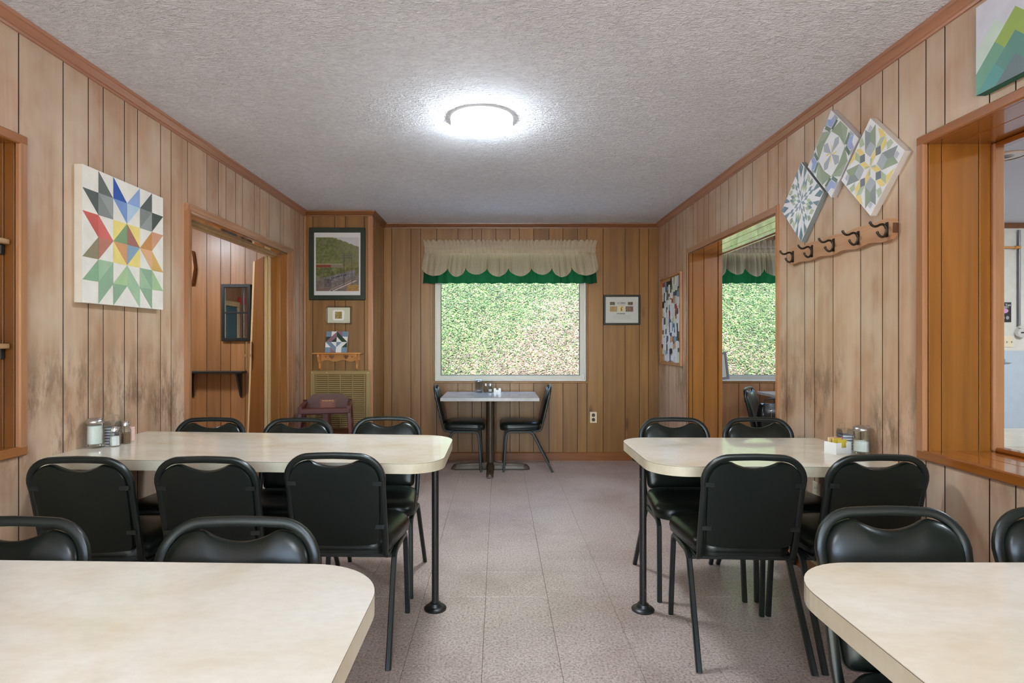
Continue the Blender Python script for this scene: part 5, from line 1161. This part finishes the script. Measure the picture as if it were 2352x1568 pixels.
# ------------------------------------------------------------------ next room behind the serving opening
NY = YB - 0.0125
struct(MB().cbox(4.25, 6.5, NY - 0.02, NY, ZC - 0.055, ZC, 0.004).build('trim_15', W_CROWNB))
cd = tag(empty('conduit', (5.48, NY, 1.3)), 'grey conduit pipe with round steel box on the next room wall', 'conduit')
MB().tube([(0, -0.018, 0.12), (0, -0.018, 1.13)], circle(0.013, 12)).build('pipe', M_PIPEG, cd, True)
MB().lathe([(0, -0.045), (0.05, -0.045), (0.052, -0.04), (0.052, 0)], 20, (0.015, 0, 0.05), axis='y').build('round_box', M_CHROME, cd, True); MB().cbox(0.0, 0.03, -0.052, -0.046, 0.043, 0.057, 0.002).build('slot', M_BLACK, cd)
dw = tag(empty('wall_peg', (5.37, NY, 2.245)), 'wooden rod with turned tip on the next room wall', 'rod')
MB().tube([(-0.28, -0.03, 0), (0.05, -0.03, 0)], circle(0.012, 12), (0, 0, 1)).build('rod', W_PINE, dw, True)
MB().lathe([(0, 0.05), (0.016, 0.05), (0.02, 0.07), (0.012, 0.09), (0.018, 0.105), (0, 0.115)], 14, (0, -0.03, 0), axis='x').build('tip', W_PINE, dw, True); MB().cbox(-0.02, 0.0, -0.03, 0, -0.008, 0.008, 0.002).build('bracket', W_PINE, dw)
sg_ = tag(empty('notice_sign', (5.325, NY, 1.565)), 'small black Thank You notice on the next room wall', 'sign')
sg_p = MB().box(-0.085, 0.085, -0.003, 0, -0.105, 0.105).build('sheet', M_BLACK, sg_)
text_obj('notice_text', 'Thank You', 0.036, M_WHITE, (0, -0.0036, 0.078), (PI / 2, 0, 0), sg_p)
em = MB().prism([(0.055 * math.cos(t), 0.028 * math.sin(t)) for t in [2 * PI * i / 24 for i in range(24)]], FY, -0.0038, -0.0031).build('emblem', C(206, 150, 190), sg_p); em.location = (0, 0, 0.016)
for k in range(3): MB().box(-0.06, 0.06 - .02 * (k % 2), -0.0037, -0.0031, 0.046 - .0001 + .007 * k, 0.049 + .007 * k).build('text_line', M_WHITE, sg_p)
for sx in (-0.045, 0.0, 0.045):
    em = MB().prism([(0.017 * math.cos(t), 0.019 * math.sin(t)) for t in [2 * PI * i / 16 for i in range(16)]], FY, -0.0038, -0.0031).build('small_emblem', C(150, 150, 152), sg_p); em.location = (sx, 0, -0.058)
sw = tag(empty('switch_plate', (5.335, NY, 1.255)), 'ivory multi-gang switch plate on the next room wall', 'switch')
MB().cbox(-0.10, 0.10, -0.007, 0, -0.058, 0.058, 0.003).build('cover_plate', M_IVORY, sw)
for k in range(4): MB().cbox(-0.075 + .05 * k - .005, -0.075 + .05 * k + .005, -0.016, -0.0072, -0.012, 0.006, 0.002).build('toggle', C(190, 176, 146), sw)
lt = tag(empty('wall_latch', (5.31, NY, 1.045)), 'small metal latch under the switch plate in the next room', 'latch')
MB().cbox(-0.03, 0.03, -0.012, 0, -0.03, 0.03, 0.003).build('plate', M_PIPEG, lt); MB().tube([(-0.02, -0.016, -0.01), (0.09, -0.016, -0.012)], circle(0.004, 8), (0, 0, 1)).build('arm', M_STEEL, lt)
cs = tag(empty('ceiling_speaker', (3.40, 3.865, ZC)), 'round white ceiling speaker with copper rim in the next room', 'speaker')
MB().lathe([(0.104, 0), (0.117, 0), (0.118, -0.006), (0.112, -0.012), (0.104, -0.010)], 40).build('rim', M_COPPER, cs, True); MB().lathe([(0, -0.006), (0.105, -0.006), (0.105, 0), (0, 0)], 40).build('plate', M_WHITE, cs)
for k in range(5): MB().lathe([(0.006 + .009 * k, -0.0064), (0.0085 + .009 * k, -0.0086), (0.011 + .009 * k, -0.0064)], 28).build('grille_ring', M_PIPEG, cs)
